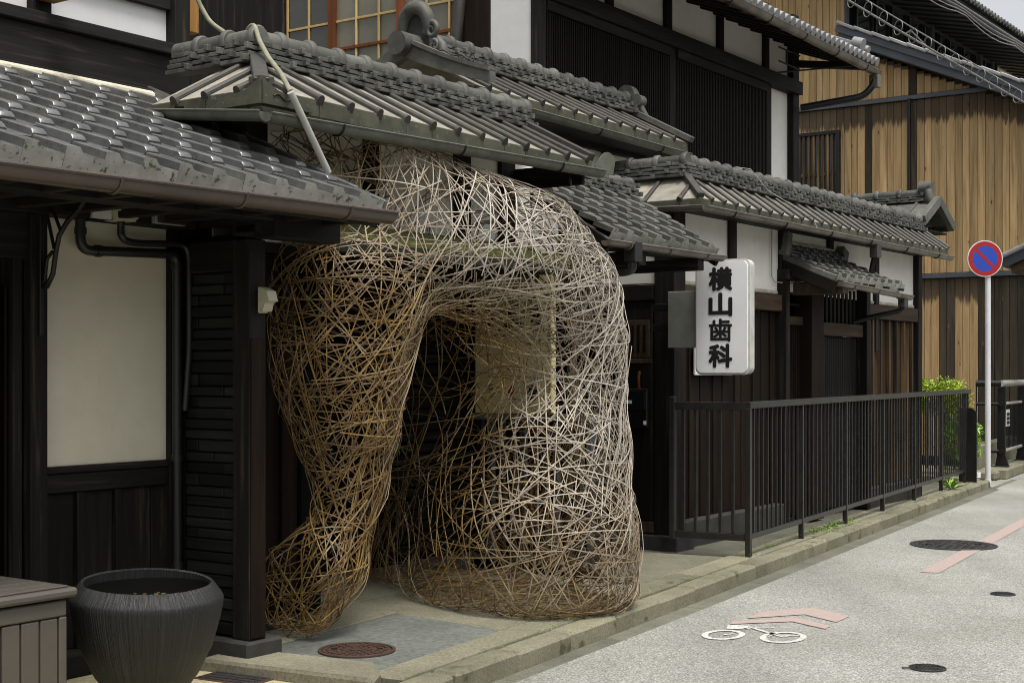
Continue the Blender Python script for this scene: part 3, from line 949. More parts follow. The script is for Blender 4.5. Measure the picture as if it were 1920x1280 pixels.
box('door_lintel', M['char_x'], lh, (3.0, 3.998), (5.44, 5.60), (1.90, 2.10))
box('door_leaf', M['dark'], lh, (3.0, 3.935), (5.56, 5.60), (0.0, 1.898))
for i in range(8):
    s0 = 3.868 - 0.034 * i
    box('lattice_slat', M['brown'], lh, (s0 - 0.012, s0), (5.49, 5.525), (0.05, 1.78))
for z_ in (0.45, 0.95, 1.30, 1.62):
    box('lattice_rail', M['char_x'], lh, (3.2, 3.93), (5.53, 5.55), (z_, z_ + 0.035))
# slate pier, outer post, base stone
pier = group_part('slate_pier', lh, BV(4.86, 5.25, 0))
box('pier_core', M['dark'], pier, (4.86, 5.02), (5.07, 5.42), (0.1, 2.05))
z_ = 0.115; i = 0
while z_ < 1.86:
    h_ = random.choice((0.050, 0.056, 0.062))
    cut = random.choice((5.15, 5.22, 5.33, 5.42, 5.42))
    for a, b in ((5.075, cut), (cut, 5.418)):
        if b - a < 0.02: continue
        dd = random.uniform(0, 0.014)
        box('slate_strip', M['slate'], pier, (4.835 + dd, 4.87), (a + 0.002, b - 0.002), (z_ + 0.003, z_ + h_ - 0.004), bev=0.003)
    z_ += h_; i += 1
box('pier_head', M['char_y'], pier, (4.832, 4.87), (5.075, 5.418), (z_ + 0.004, 2.03))
box('outer_post', M['char'], lh, (4.825, 4.935), (4.955, 5.072), (0.105, 2.03))
box('post_facing', M['brown'], lh, (4.829, 4.925), (4.945, 4.9545), (0.115, 1.55))
box('base_stone', M['stone'], lh, (4.79, 5.03), (4.93, 5.50), (-0.05, 0.104), bev=0.012)

# things hung under the lean-to roof
bk = thing('eave_bracket', 'curved black cast iron eave bracket beside the cream panel', 'bracket', BV(3.99, 5.42, 1.75))
def bpath(pts, s=4.0): return [BV(s, v, z) for v, z in pts]
obj('back_plate', box_mesh(0.022, 0.012, 0.62, 0.004), M['iron'], bk, BF @ T((3.99, 5.413, 1.86)))
arc = [(5.40, 1.775), (5.385, 1.775), (5.345, 1.83), (5.325, 1.92), (5.30, 2.00), (5.24, 2.06), (5.17, 2.10), (5.12, 2.15), (5.10, 2.165)]
obj('brace_arc', tube_mesh(bpath(arc), 0.012, 8), M['iron'], bk)
obj('brace_spoke', tube_mesh(bpath([(5.405, 2.15), (5.37, 2.05), (5.335, 1.94)]), 0.008, 8), M['iron'], bk)
obj('brace_spoke', tube_mesh(bpath([(5.405, 2.16), (5.33, 2.09), (5.29, 2.02)]), 0.008, 8), M['iron'], bk)
obj('brace_web', tube_mesh(bpath([(5.402, 1.80), (5.385, 1.90), (5.345, 1.93)]), 0.008, 8), M['iron'], bk)
obj('top_bar', tube_mesh(bpath([(5.405, 2.165), (5.10, 2.168)]), 0.010, 8), M['iron'], bk)
dp = thing('rain_pipe', 'thick black rain pipe running along the cream panel and down the slate pier', 'pipe', BV(4.80, 5.45, 0.5))
pp = round_path([(4.215, 5.43, 2.16), (4.215, 5.43, 1.965), (4.845, 5.44, 1.985), (4.80, 5.43, 1.90), (4.80, 5.43, 0.02)], 0.07)
tube('pipe', M['black_pipe'], dp, round_path([(4.215, 5.43, 2.16), (4.215, 5.43, 1.955), (4.795, 5.43, 1.975), (4.795, 5.43, 0.02)], 0.06), 0.024, 12, BF)
for q_ in ((4.215, 5.43, 2.03), (4.795, 5.43, 1.90), (4.795, 5.43, 0.95), (4.795, 5.43, 0.42)):
    obj('pipe_collar', tube_mesh([BV(*q_), BV(q_[0], q_[1], q_[2] + 0.03)], 0.029, 12), M['black_pipe'], dp)
tube('elbow_collar', M['black_pipe'], dp, [(4.30, 5.43, 1.958), (4.33, 5.43, 1.959)], 0.029, 12, BF)
mt_ = thing('electric_meter', 'pale plastic electricity meter under the left eave', 'meter', BV(4.36, 5.42, 2.14))
octa = [(-0.075, 0.0), (-0.055, -0.055), (0.055, -0.055), (0.075, 0.0), (0.075, 0.06), (-0.075, 0.06)]
obj('meter_body', prism_mesh(None, octa, 0.10), M['beige_plastic'], mt_, BF @ T((4.40, 5.38, 2.155)))
obj('meter_lid', prism_mesh(None, [(a * 0.8, b * 0.85) for a, b in octa], 0.03), M['beige_plastic'], mt_, BF @ T((4.405, 5.322, 2.157)))
obj('clear_cover', prism_mesh(None, [(-0.06, -0.05), (0.05, -0.05), (0.05, 0.05), (-0.04, 0.05)], 0.08), M['sign_rim'], mt_, BF @ T((4.275, 5.385, 2.15)))
obj('knob', tube_mesh([BV(4.50, 5.32, 2.19), BV(4.50, 5.30, 2.19)], 0.03, 14), M['beige_plastic'], mt_)
cdt = thing('meter_conduit', 'ribbed black conduit curving down from the electricity meter', 'conduit', BV(4.82, 5.40, 1.0))
tube('ribbed_tube', M['black_pipe'], cdt, round_path([(4.40, 5.37, 2.11), (4.405, 5.38, 2.02), (4.50, 5.395, 2.005), (4.80, 5.40, 2.025), (4.838, 5.39, 1.99), (4.835, 5.385, 1.5), (4.82, 5.40, 1.2)], 0.06), 0.017, 10, BF)
for i in range(7):
    z0 = 2.095 - i * 0.009
    tube('tube_rib', M['black_pipe'], cdt, [(4.401, 5.371, z0), (4.4015, 5.3712, z0 - 0.004)], 0.0195, 10, BF)
jb = thing('junction_box', 'dark square junction box under the left eave beside the meter', 'box', BV(4.66, 5.42, 2.13))
box('box_body', M['grey_plastic'], jb, (4.575, 4.765), (5.33, 5.47), (2.105, 2.165)); 
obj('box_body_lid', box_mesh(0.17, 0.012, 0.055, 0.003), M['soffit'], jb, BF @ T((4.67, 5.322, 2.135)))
lf = thing('sensor_light', 'small beige sensor light fixed to the timber post', 'light', BV(4.91, 4.94, 1.74))
box('mount', M['beige_plastic'], lf, (4.865, 4.925), (4.925, 4.944), (1.675, 1.80), bev=0.006)
obj('hood', prism_mesh(None, [(0, 0.115), (0.045, 0.098), (0.060, 0.05), (0.032, 0.038), (0.02, 0.0), (0, 0.0)], 0.062), M['beige_plastic'], lf, BF @ T((4.895, 4.925, 1.682)) @ R(-90, 'Z'))

# ------------------------------------------------------------------ storage box and black pot on the forecourt
sb = thing('storage_box', 'taupe resin storage box with grooved sides at the lower left', 'storage box', BV(3.1, 4.95, -0.03))
box('body', M['taupe'], sb, (2.45, 3.56), (4.69, 5.26), (-0.028, 0.50), bev=0.012)
s_ = 3.52
while s_ > 2.5:
    box('side_slat', M['taupe'], sb, (s_ - 0.078, s_), (4.672, 4.692), (0.03, 0.43), bev=0.004)
    s_ -= 0.086
box('frame_rail', M['taupe'], sb, (2.45, 3.56), (4.668, 4.69), (0.435, 0.498), bev=0.006)
box('frame_stile', M['taupe'], sb, (3.526, 3.562), (4.668, 4.69), (-0.02, 0.433), bev=0.006)
ld = box('lid', M['taupe'], sb, (2.42, 3.60), (4.645, 5.28), (0.508, 0.545), bev=0.014)
for i in range(6):
    box('lid_plank', M['taupe'], ld, (2.46, 3.57), (4.675 + i * 0.1, 4.765 + i * 0.1), (0.5455, 0.553), bev=0.003)
pt = thing('black_pot', 'large black combed clay pot standing beside the slate pier', 'pot', BV(4.02, 4.74, -0.03))
wob = lambda a, j: 1 + 0.012 * math.sin(2 * a + 0.7) + 0.006 * math.sin(5 * a) + 0.004 * math.sin(11 * a + j)
prof = [(0.06, 0.0), (0.10, 0.012), (0.155, 0.07), (0.215, 0.15), (0.268, 0.26), (0.300, 0.38), (0.312, 0.455), (0.314, 0.475), (0.308, 0.488), (0.272, 0.535), (0.266, 0.540), (0.258, 0.534), (0.262, 0.47), (0.25, 0.42), (0.0005, 0.405)]
pm = lathe_mesh(prof, 96, wob)
for v_ in pm.vertices:                      # dipping uneven rim
    if v_.co.z > 0.43: v_.co.z += 0.020 * math.sin(math.atan2(v_.co.y, v_.co.x) - 0.6)
obj('pot_body', pm, M['pot'], pt, T(BV(4.02, 4.74, -0.03)))
obj('inner_shade_lining', lathe_mesh([(0.250, 0.518), (0.2505, 0.46), (0.243, 0.425), (0.10, 0.42)], 64, wob), M['dark'], pt, T(BV(4.02, 4.74, -0.03)))  # black lining added to paint the shade inside the pot
obj('soil', disc_mesh(0.240, 0.02, 40), M['soil'], pt, T(BV(4.02, 4.74, 0.395)))
bm = bmesh.new()
for i in range(260):
    a, r_ = random.uniform(0, 6.28), 0.225 * math.sqrt(random.random())
    c = BV(4.02, 4.74, 0.416) + Vector((r_ * math.cos(a), r_ * math.sin(a), random.uniform(0, 0.012)))
    mtx = T(c) @ R(random.uniform(0, 360), 'Z') @ R(random.uniform(-40, 40), 'X') @ Matrix.Diagonal((0.011, 0.007, 0.003, 1))
    bmesh.ops.create_cube(bm, size=1, matrix=mtx)
me = bpy.data.meshes.new('bark'); bm.to_mesh(me); bm.free()
o = obj('bark_chips', me, M['soil'], pt); o['kind'] = 'stuff'

# ------------------------------------------------------------------ entrance front behind the sculpture
TF = BF @ R(-90, 'Z')      # transverse frame: local x = -v, local y = s (fronts face back along the street)
def rot_box(name, mat, parent, s, v, z, ax, ang, bev=0.004): return box(name, mat, parent, s, v, z, bev=bev, rot=R(ang, ax))
ef = thing('entrance_front', 'white walled entrance front with hipped batten roof behind the woven sculpture', 'house', BV(6.8, 5.6, 0))
box('corner_post', M['char'], ef, (5.19, 5.455), (5.46, 5.60), (2.10, 2.74))
box('plaster_wall', M['white'], ef, (5.457, 8.02), (5.505, 5.60), (2.09, 2.97))
for a, b in ((6.262, 6.38), (7.126, 7.277), (7.604, 7.768)):
    box('wall_post', M['char'], ef, (a, b), (5.47, 5.503), (2.09, 2.93))
for i, (a, b) in enumerate(((5.04, 5.18), (5.185, 5.325), (5.33, 5.47), (5.475, 5.60), (5.605, 5.735))):
    box('wall_board', M['brown'], ef, (a, b), (5.515 + 0.006 * (i % 2), 5.56), (0.06, 2.03))
box('board_batten', M['brown'], ef, (5.462, 5.482), (5.495, 5.514), (0.06, 2.03))
box('board_batten', M['brown'], ef, (5.595, 5.612), (5.495, 5.514), (0.06, 2.03))
box('board_sill', M['stone'], ef, (5.04, 5.90), (5.48, 5.62), (-0.02, 0.058))
box('door_jamb', M['dark'], ef, (5.74, 5.90), (5.49, 6.6), (0.06, 2.03))
box('lintel', M['char_x'], ef, (5.04, 8.88), (5.48, 5.62), (2.032, 2.088))
box('recess_ceiling', M['char_x'], ef, (5.9, 8.88), (5.63, 6.64), (2.04, 2.08))
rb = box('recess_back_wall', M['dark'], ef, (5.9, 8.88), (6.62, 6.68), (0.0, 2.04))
for i in range(24):
    box('louvre_slat', M['char_x'], rb, (5.92, 8.78), (6.585, 6.615), (0.06 + i * 0.082, 0.125 + i * 0.082))
box('side_wall', M['dark'], ef, (8.80, 8.86), (5.52, 6.6), (0.0, 2.03))
box('side_post', M['char'], ef, (8.78, 8.88), (5.475, 5.515), (0.0, 2.03))
box('back_slab', M['char_y'], ef, (5.5, 8.0), (5.6, 6.3), (2.80, 2.84))
# mossy pent board over the opening
box('pent_board', M['moss_yellow'], ef, (5.60, 7.98), (5.10, 5.50), (2.150, 2.185), rot=R(17, 'X'))
box('pent_fascia', M['moss'], ef, (5.60, 7.98), (5.115, 5.135), (2.03, 2.095))
pl = thing('slatted_screen', 'dark slatted timber screen with grey top rail under the pale signboard', 'screen', BV(8.15, 5.6, 0))
box('top_rail', M['grey_plastic'], pl, (8.09, 8.22), (5.07, 6.10), (1.055, 1.098))
box('bottom_rail', M['char_y'], pl, (8.11, 8.20), (5.07, 6.10), (0.0, 0.06))
v_ = 5.09
i = 0
while v_ < 6.06:
    box('screen_slat', M['fence'] if i % 3 else M['steel_blue'], pl, (8.12, 8.16), (v_, v_ + 0.045), (0.06, 1.055))
    v_ += 0.092; i += 1

# roof of the entrance front
r2 = group_part('hip_roof', ef, BV(6.3, 5.2, 2.8))
batten_roof(r2, BF, 4.85, 7.80, 4.90, 2.75, 5.45, 3.03, 0.226, hipL=5.36, fascia=0.085, first=0.75)
batten_roof(r2, TF, -5.68, -4.90, 4.85, 2.75, 5.36, 3.03, 0.226, hipR=-5.45, fascia=0.085, first=0.8)
beam('hip_bar', M['bar'], r2, BV(4.86, 4.91, 2.775), BV(5.36, 5.45, 3.06), 0.075, 0.05)
ridge_stack(r2, BF, 5.33, 7.87, 5.47, 3.015, M['tile_old'], 4)
ridge_stack(r2, TF, -6.06, -5.42, 5.36, 3.015, M['tile_old'], 4)
# right verge bar, back slope
beam('verge_bar', M['bar'], r2, BV(7.80, 4.89, 2.775), BV(7.80, 5.45, 3.06), 0.06, 0.05)
me = mesh('back_slope', [BV(5.36, 5.5, 3.02), BV(7.85, 5.5, 3.02), BV(7.85, 6.35, 2.83), BV(5.36, 6.35, 2.83), BV(4.9, 5.7, 2.76)], [[0, 1, 2, 3], [0, 3, 4]])
obj('back_slope', me, M['pan'], r2)
# soffit and eave underside
box('soffit', M['bounce_board'], ef, (5.42, 7.78), (4.96, 5.46), (2.825, 2.840), rot=R(26, 'X'))
box('verge_board', M['char_y'], ef, (7.76, 7.795), (4.94, 5.6), (2.60, 2.74))
g2 = half_gutter('gutter', M['copper'], ef, BV(4.84, 4.862, 2.618), BV(7.86, 4.862, 2.690), 0.045, 1, M['iron'], 0.9)
g2b = half_gutter('gutter', M['copper'], ef, BV(4.812, 5.70, 2.715), BV(4.812, 4.83, 2.618), 0.045)
# flared copper tail at the right end of the gutter
tail = []
for i in range(9):
    f = i / 8
    tail.append((0.17 * f, 0.03 * math.sin(f * 2.6) + 0.045 * f * f + (0.055 if i else 0.0) * math.sin(math.pi * f)))
out = tail + [(0.15, -0.045), (0.06, -0.055), (0.0, -0.05)]
obj('gutter_tail', prism_mesh(None, out, 0.012), M['copper'], ef, BF @ T((7.79, 4.86, 2.715)) @ R(-18, 'Z'))
# curved corner plates of the eave
cp = [(0.0, -0.085)] + [(0.34 * i / 12, 0.035 * math.cos(math.pi * i / 12) + 0.012 * math.cos(3 * math.pi * i / 12) - 0.02) for i in range(13)] + [(0.34, -0.085)]
obj('corner_plate', prism_mesh(None, cp, 0.014), M['moss'], ef, BF @ T((4.835, 4.878, 2.755)))
obj('corner_plate', prism_mesh(None, cp, 0.014), M['moss'], ef, BF @ T((4.830, 4.885, 2.755)) @ R(90, 'Z'))
# cast scroll lines on the plate
tube('plate_scroll', M['bar'], ef, [(4.90 + 0.02 * i, 4.868, 2.715 + 0.012 * math.sin(i * 1.1)) for i in range(10)], 0.004, 6, BF)
box('cap_block', M['moss'], ef, (4.84, 4.93), (4.89, 4.98), (2.77, 2.81))
for s_, z_ in ((5.0, 2.60), (6.35, 2.62), (7.55, 2.65)):
    tube('gutter_hook', M['iron'], ef, [BV(s_, 4.90, z_), BV(s_ + 0.01, 4.905, z_ - 0.06), BV(s_ + 0.05, 4.92, z_ - 0.075), BV(s_ + 0.08, 4.94, z_ - 0.03)], 0.004, 6)

# signboard in the recess
sg = thing('wooden_signboard', 'pale upright wooden signboard with black brush characters behind the bamboo weave', 'signboard', BV(8.10, 5.7, 1.10))
box('board', M['pale_board'], sg, (8.065, 8.105), (5.395, 6.03), (1.10, 2.055))
box('edge_strip', M['pale_board'], sg, (8.055, 8.11), (5.372, 5.393), (1.10, 2.055))
box('backing', M['steel_blue'], sg, (8.112, 8.14), (5.40, 6.08), (1.10, 2.00))
SF = BF @ T((8.062, 0, 0)) @ R(-90, 'Z') @ R(90, 'X')     # text plane facing back along the street: x = -v, y = z
FCACHE = {}
def text_mesh(s, size, bold=0.0, depth=0.002, align='CENTER'):
    cu = bpy.data.curves.new('text', 'FONT')
    cu.body = s; cu.size = size; cu.offset = bold; cu.extrude = depth
    cu.align_x = align; cu.align_y = 'CENTER'
    cu.resolution_u = 4
    ob = bpy.data.objects.new('text_tmp', cu)
    scene.collection.objects.link(ob)
    dg = bpy.context.evaluated_depsgraph_get()
    me = bpy.data.meshes.new_from_object(ob.evaluated_get(dg))
    bpy.data.objects.remove(ob); bpy.data.curves.remove(cu)
    me.materials.clear()
    return me
def brush(name, parent, strokes, w, mat):
    """tapered brush strokes lying on a plane; strokes = lists of (x, y, width)"""
    vs, fs = [], []
    for st in strokes:
        b = len(vs)
        for i, (x, y, wd) in enumerate(st):
            if i == 0: dx, dy = st[1][0] - x, st[1][1] - y
            elif i == len(st) - 1: dx, dy = x - st[-2][0], y - st[-2][1]
            else: dx, dy = st[i + 1][0] - st[i - 1][0], st[i + 1][1] - st[i - 1][1]
            l = math.hypot(dx, dy) or 1
            nx, ny = -dy / l * wd / 2, dx / l * wd / 2
            vs += [(x + nx, y + ny, 0), (x - nx, y - ny, 0)]
        for i in range(len(st) - 1):
            fs.append([b + 2 * i, b + 2 * i + 1, b + 2 * i + 3, b + 2 * i + 2])
    return obj(name, mesh(name, vs, fs), mat, parent, w)
cx = -5.70
def sh(st, ox, oy, k=1.0): return [[(ox + x * k, oy + y * k, wd * k) for x, y, wd in s] for s in st]
ch3 = [[(-0.01, 0.075, .030), (0.01, 0.060, .034), (0.02, 0.045, .02)], [(-0.055, 0.035, .032), (0.0, 0.032, .020), (0.065, 0.042, .026)], [(0.065, 0.042, .030), (0.05, 0.02, .018), (0.0, -0.005, .02)],
       [(-0.03, 0.03, .024), (-0.02, 0.0, .02), (-0.045, -0.045, .016)], [(-0.02, -0.015, .02), (0.02, -0.02, .022), (0.03, -0.05, .02), (-0.01, -0.075, .016)], [(0.0, -0.04, .016), (0.045, -0.075, .024)]]
ch2 = [[(-0.05, 0.03, .036), (-0.02, 0.02, .03), (0.0, 0.005, .018)], [(0.03, 0.045, .024), (0.01, 0.02, .018)], [(0.0, 0.0, .024), (0.0, -0.035, .020)], [(-0.075, -0.05, .030), (-0.04, -0.055, .030), (-0.02, -0.065, .026)], [(0.0, -0.03, .026), (0.02, -0.045, .022), (0.07, -0.045, .028)], [(-0.02, -0.06, .02), (0.0, -0.03, .016)]]
ch1 = [[(0.0, 0.07, .02), (0.0, 0.02, .022)], [(-0.06, 0.045, .018), (0.06, 0.05, .016)], [(-0.055, 0.02, .02), (-0.02, 0.015, .018), (0.04, 0.025, .016)], [(-0.01, 0.01, .018), (-0.04, -0.03, .016)], [(0.0, 0.005, .018), (0.035, -0.03, .018)], [(-0.05, -0.05, .024), (-0.02, -0.06, .018)], [(0.0, -0.03, .016), (-0.005, -0.09, .018)], [(0.03, -0.045, .016), (0.045, -0.07, .02)]]
for ink in (sh(ch1, cx - 0.20, 1.775, .85), sh(ch2, cx + 0.0, 1.765, 1.0), sh(ch3, cx + 0.20, 1.775, 1.0)):
    brush('brush_character', sg, ink, SF @ T((0, 0, 0.0032)), M['black_ink'])
small = []
for i in range(6):
    small.append([(cx - 0.04 + 0.03 * i, 1.915, .010), (cx - 0.035 + 0.03 * i, 1.895 - 0.01 * (i % 2), .008)])
brush('small_brush_marks', sg, small, SF @ T((0, 0, 0.003)), M['black_ink'])
obj('printed_line', text_mesh('HOUSE OF MUSIQUE', 0.033, 0.0, 0.0005), M['black_ink'], sg, SF @ T((cx + 0.06, 1.64, 0.003)))
obj('red_seal', disc_mesh(0.034, 0.002, 24), M['red_ink'], sg, SF @ T((cx - 0.01, 1.262, 0.002)))
obj('dark_emblem', lathe_mesh([(0.048, 0), (0.048, 0.002), (0.0005, 0.002)], 24), M['black_ink'], sg, SF @ T((cx + 0.17, 1.245, 0.002)) @ Matrix.Diagonal((0.8, 1.15, 1, 1)))
obj('emblem_handle', tube_mesh([SF @ Vector((cx + 0.17 + 0.03 * math.cos(a), 1.30 + 0.045 * math.sin(a), 0.003)) for a in [math.pi * k / 8 for k in range(9)]], 0.003, 6), M['black_ink'], sg)
for i in range(4):
    obj('printed_block', box_mesh(0.05, 0.012, 0.002, 0), M['grey_plastic'], sg, SF @ T((cx - 0.18, 1.29 - i * 0.024, 0.003)))
obj('printed_caption', box_mesh(0.12, 0.006, 0.002, 0), M['black_ink'], sg, SF @ T((cx + 0.02, 1.20, 0.003)))

# ------------------------------------------------------------------ gabled roof behind (over the passage)
gh = thing('passage_roof', 'gabled batten roof with scrolled ridge end tile above the passage', 'roof', BV(9.5, 6.35, 2.6))
gw = box('plaster_wall', M['white'], gh, (8.15, 11.0), (6.40, 6.48), (2.0, 3.36))
for a, b in ((8.85, 8.97), (9.69, 9.84), (10.36, 10.48)):
    box('wall_post', M['char'], gh, (a, b), (6.36, 6.398), (2.0, 3.34))
box('wall_beam', M['char_x'], gh, (8.1, 11.0), (6.33, 6.398), (3.26, 3.35))
gr2 = group_part('gable_roof', gh, BV(9.5, 6.3, 3.4))
batten_roof(gr2, BF, 8.02, 11.15, 6.0, 3.41, 6.60, 3.72, 0.226, fascia=0.085, first=0.7)
batten_roof(gr2, BF @ T((0, 13.2, 0)) @ R(180, 'Z') @ T((0, 0, 0)), -11.15, -8.02, 6.0, 3.41, 6.60, 3.72, 0.30, fascia=0.06)
ridge_stack(gr2, BF, 8.28, 11.1, 6.60, 3.715, M['tile_old'], 4)
beam('verge_bar', M['tile_old'], gr2, BV(11.15, 5.95, 3.43), BV(11.15, 6.60, 3.77), 0.07, 0.05)
half_gutter('gutter', M['copper'], gh, BV(8.1, 5.965, 3.325), BV(11.1, 5.965, 3.295), 0.042, 1, M['iron'], 0.9)
box('soffit', M['char_x'], gh, (8.05, 11.1), (6.03, 6.40), (3.30, 3.315))
# curved barge tile at the left gable
bp = []
for i in range(11):
    f = i / 10
    bp.append((0.80 * f - 0.03, -0.42 * f + 0.10 * f * f * 0.9 + 0.02))
low = [(x, z - 0.135 + 0.05 * (i / 10)) for i, (x, z) in enumerate(bp)]
bargeM = prism_mesh(None, bp + low[::-1], 0.07)
obj('barge_tile', bargeM, M['tile_old'], gh, BF @ T((8.0, 6.60, 3.80)) @ R(-90, 'Z'))
capm = prism_mesh(None, [(x, z + 0.018) for x, z in bp] + [(x, z - 0.012) for x, z in bp][::-1], 0.11)
obj('barge_cap', capm, M['tile_old'], gh, BF @ T((8.0, 6.60, 3.80)) @ R(-90, 'Z'))
sc_ = [(0.33 + 0.035 * i, 0.010 * math.sin(i * 1.4) - 0.145 - 0.012 * i) for i in range(9)]
tube('carved_scroll', M['bar'], gh, [BF @ T((8.0, 6.60, 3.82)) @ R(-90, 'Z') @ Vector((x, -0.038, z)) for x, z in sc_], 0.006, 6)
for cc, rr in (((0.52, -0.225), 0.03), ((0.62, -0.245), 0.036)):
    tube('carved_scroll', M['bar'], gh, [BF @ T((8.0, 6.60, 3.82)) @ R(-90, 'Z') @ Vector((cc[0] + rr * (1 - k / 14) * math.cos(k * 0.75), -0.038, cc[1] + rr * (1 - k / 14) * math.sin(k * 0.75))) for k in range(12)], 0.005, 6)
# mirrored barge on the far slope
obj('barge_tile', bargeM, M['tile_old'], gh, BF @ T((8.0, 6.60, 3.80)) @ R(90, 'Z'))
# scrolled ridge end tile (front faces back along the street)
oni = group_part('ridge_end_tile', gh, BV(8.05, 6.6, 3.75))
OF = BF @ T((8.08, 6.60, 3.78)) @ R(-90, 'Z')     # local x = -v (towards the street), y = s, z up
cyl = [OF @ Vector((0, -0.20, -0.02)), OF @ Vector((0, 0.20, -0.01))]
obj('round_end', tube_mesh(cyl, 0.085, 22), M['tile_old'], oni)
archp = [OF @ Vector((0.115 * math.cos(a) * (1 if math.sin(a) > -0.2 else 1.1), 0.02, 0.145 + 0.125 * math.sin(a))) for a in [math.pi * (1.22 - 1.44 * k / 20) for k in range(21)]]
obj('arch', tube_mesh(archp, 0.045, 12, radii=[0.036 + 0.022 * math.sin(math.pi * k / 20) for k in range(21)]), M['tile_old'], oni)
obj('arch_plate', prism_mesh(None, [(0.10 * math.cos(math.pi * k / 12), 0.15 + 0.11 * math.sin(math.pi * k / 12)) for k in range(13)] + [(-0.12, -0.02), (0.12, -0.02)], 0.06), M['tile_old'], oni, OF @ T((0, 0.06, 0)))
def spiral(c, r0, turns, sgn, y=0.0, rad=0.02):
    pts, rd = [], []
    n_ = 26
    for k in range(n_):
        f = k / (n_ - 1)
        a = math.pi / 2 - sgn * f * turns * 2 * math.pi
        r_ = r0 * (1 - 0.8 * f)
        pts.append(OF @ Vector((c[0] + r_ * math.cos(a) * 1.0, y, c[1] + r_ * math.sin(a))))
        rd.append(rad * (1 - 0.55 * f))
    return tube_mesh(pts, rad, 10, radii=rd)
obj('scroll', spiral((0.165, 0.085), 0.058, 1.35, 1, 0.0, 0.022), M['tile_old'], oni)
obj('scroll', spiral((-0.155, 0.060), 0.050, 1.35, -1, 0.0, 0.020), M['tile_old'], oni)
obj('scroll', spiral((0.185, -0.035), 0.045, 1.25, 1, 0.0, 0.018), M['tile_old'], oni)
foot = [OF @ Vector(p_) for p_ in ((0.20, 0.02, 0.03), (0.245, 0.02, -0.03), (0.262, 0.02, -0.085), (0.255, 0.02, -0.125), (0.285, 0.02, -0.145))]
obj('scroll_foot', tube_mesh(foot, 0.03, 10, radii=[0.02, 0.035, 0.035, 0.04, 0.03]), M['tile_old'], oni)
# small far end ornament
obj('far_ridge_end', prism_mesh(None, [(0.10 * math.cos(math.pi * k / 10), 0.12 * math.sin(math.pi * k / 10)) for k in range(11)] + [(-0.13, -0.14), (0.13, -0.14)], 0.09), M['tile_old'], gh, BF @ T((11.14, 6.60, 3.86)) @ R(-90, 'Z'))
obj('far_scroll', tube_mesh([BV(11.2, 6.49, 3.83), BV(11.10, 6.49, 3.83)], 0.055, 14), M['tile_old'], gh)
obj('far_scroll', tube_mesh([BV(11.16, 6.48, 3.78), BV(11.17, 6.44, 3.70), BV(11.19, 6.42, 3.66)], 0.03, 10), M['tile_old'], gh)

# ------------------------------------------------------------------ tall town house behind
th = thing('tall_town_house', 'two storey white and dark timber town house with upper lattice windows', 'house', BV(13, 7.5, 0))
box('street_wall', M['white'], th, (10.36, 15.7), (7.06, 7.3), (2.0, 5.6))
box('end_wall', M['white_up'], th, (10.30, 10.36), (7.08, 7.53), (2.0, 6.2))
box('corner_post', M['char'], th, (10.28, 10.38), (6.98, 7.08), (2.0, 6.2))
for a, b in ((12.63, 12.75), (14.90, 15.02)):
    box('wall_post', M['char'], th, (a, b), (6.99, 7.06), (2.0, 4.658))
for a, b in ((11.48, 11.58), (12.60, 12.72), (13.76, 13.87), (14.90, 15.01)):
    box('wall_post', M['char'], th, (a, b), (7.01, 7.058), (4.812, 5.6))
box('end_post', M['char'], th, (15.60, 15.76), (6.98, 7.3), (2.0, 5.6))
box('storey_beam', M['char_x'], th, (10.38, 15.76), (6.93, 7.06), (4.66, 4.81))
for a, b in ((10.40, 12.62), (12.76, 14.89)):
    lw = box('lattice_window', M['dark'], th, (a, b), (7.035, 7.058), (2.6, 4.655))
    box('lattice_head', M['char_x'], lw, (a, b), (6.965, 7.03), (4.565, 4.655))
    n_ = int((b - a) / 0.036)
    for i in range(n_):
        s0 = a + (i + 0.5) * (b - a) / n_
        box('lattice_slat', M['lattice'], lw, (s0 - 0.0085, s0 + 0.0085), (6.99, 7.02), (2.6, 4.56), bev=0.0)
    for z_ in (3.45, 4.02):
        box('lattice_rail', M['char_x'], lw, (a, b), (7.021, 7.031), (z_, z_ + 0.03))
# recessed end wall with paper screens
box('jamb_boards', M['brown'], th, (10.29, 10.36), (7.53, 7.90), (2.0, 6.2))
box('dark_boards', M['char'], th, (10.30, 10.36), (10.10, 14.0), (2.0, 6.2))
box('window_post', M['char'], th, (10.27, 10.36), (10.07, 10.30), (2.0, 6.2))
pw = box('paper_window', M['paper'], th, (10.33, 10.36), (7.90, 10.07), (3.2, 6.2))
box('dark_pane', M['glass_dark'], pw, (10.322, 10.329), (9.50, 10.06), (3.2, 6.2))
for v_ in (9.445, 8.58):
    box('sash_post', M['red'], pw, (10.285, 10.33), (v_ - 0.042, v_ + 0.042), (3.2, 6.2))
for v_ in (10.05, 9.76, 9.14, 8.855, 8.276, 8.005):
    box('muntin', M['tan'], pw, (10.305, 10.321), (v_ - 0.011, v_ + 0.011), (3.2, 6.2), bev=0.002)
for a, b in ((9.49, 10.06), (8.625, 9.40), (7.91, 8.535)):
    box('muntin', M['tan'], pw, (10.307, 10.320), (a, b), (4.775, 4.797), bev=0.002)
    box('sash_rail', M['red'], pw, (10.300, 10.322), (a, b), (4.50, 4.53), bev=0.002)
    box('muntin', M['tan'], pw, (10.307, 10.320), (a, b), (4.22, 4.242), bev=0.002)
tube('curved_pipe', M['bar'], th, [(10.24, 7.83, 5.2), (10.24, 7.83, 4.75), (10.24, 7.87, 4.45), (10.25, 7.90, 4.2), (10.26, 7.91, 3.9), (10.26, 7.91, 3.2)], 0.055, 10, BF)
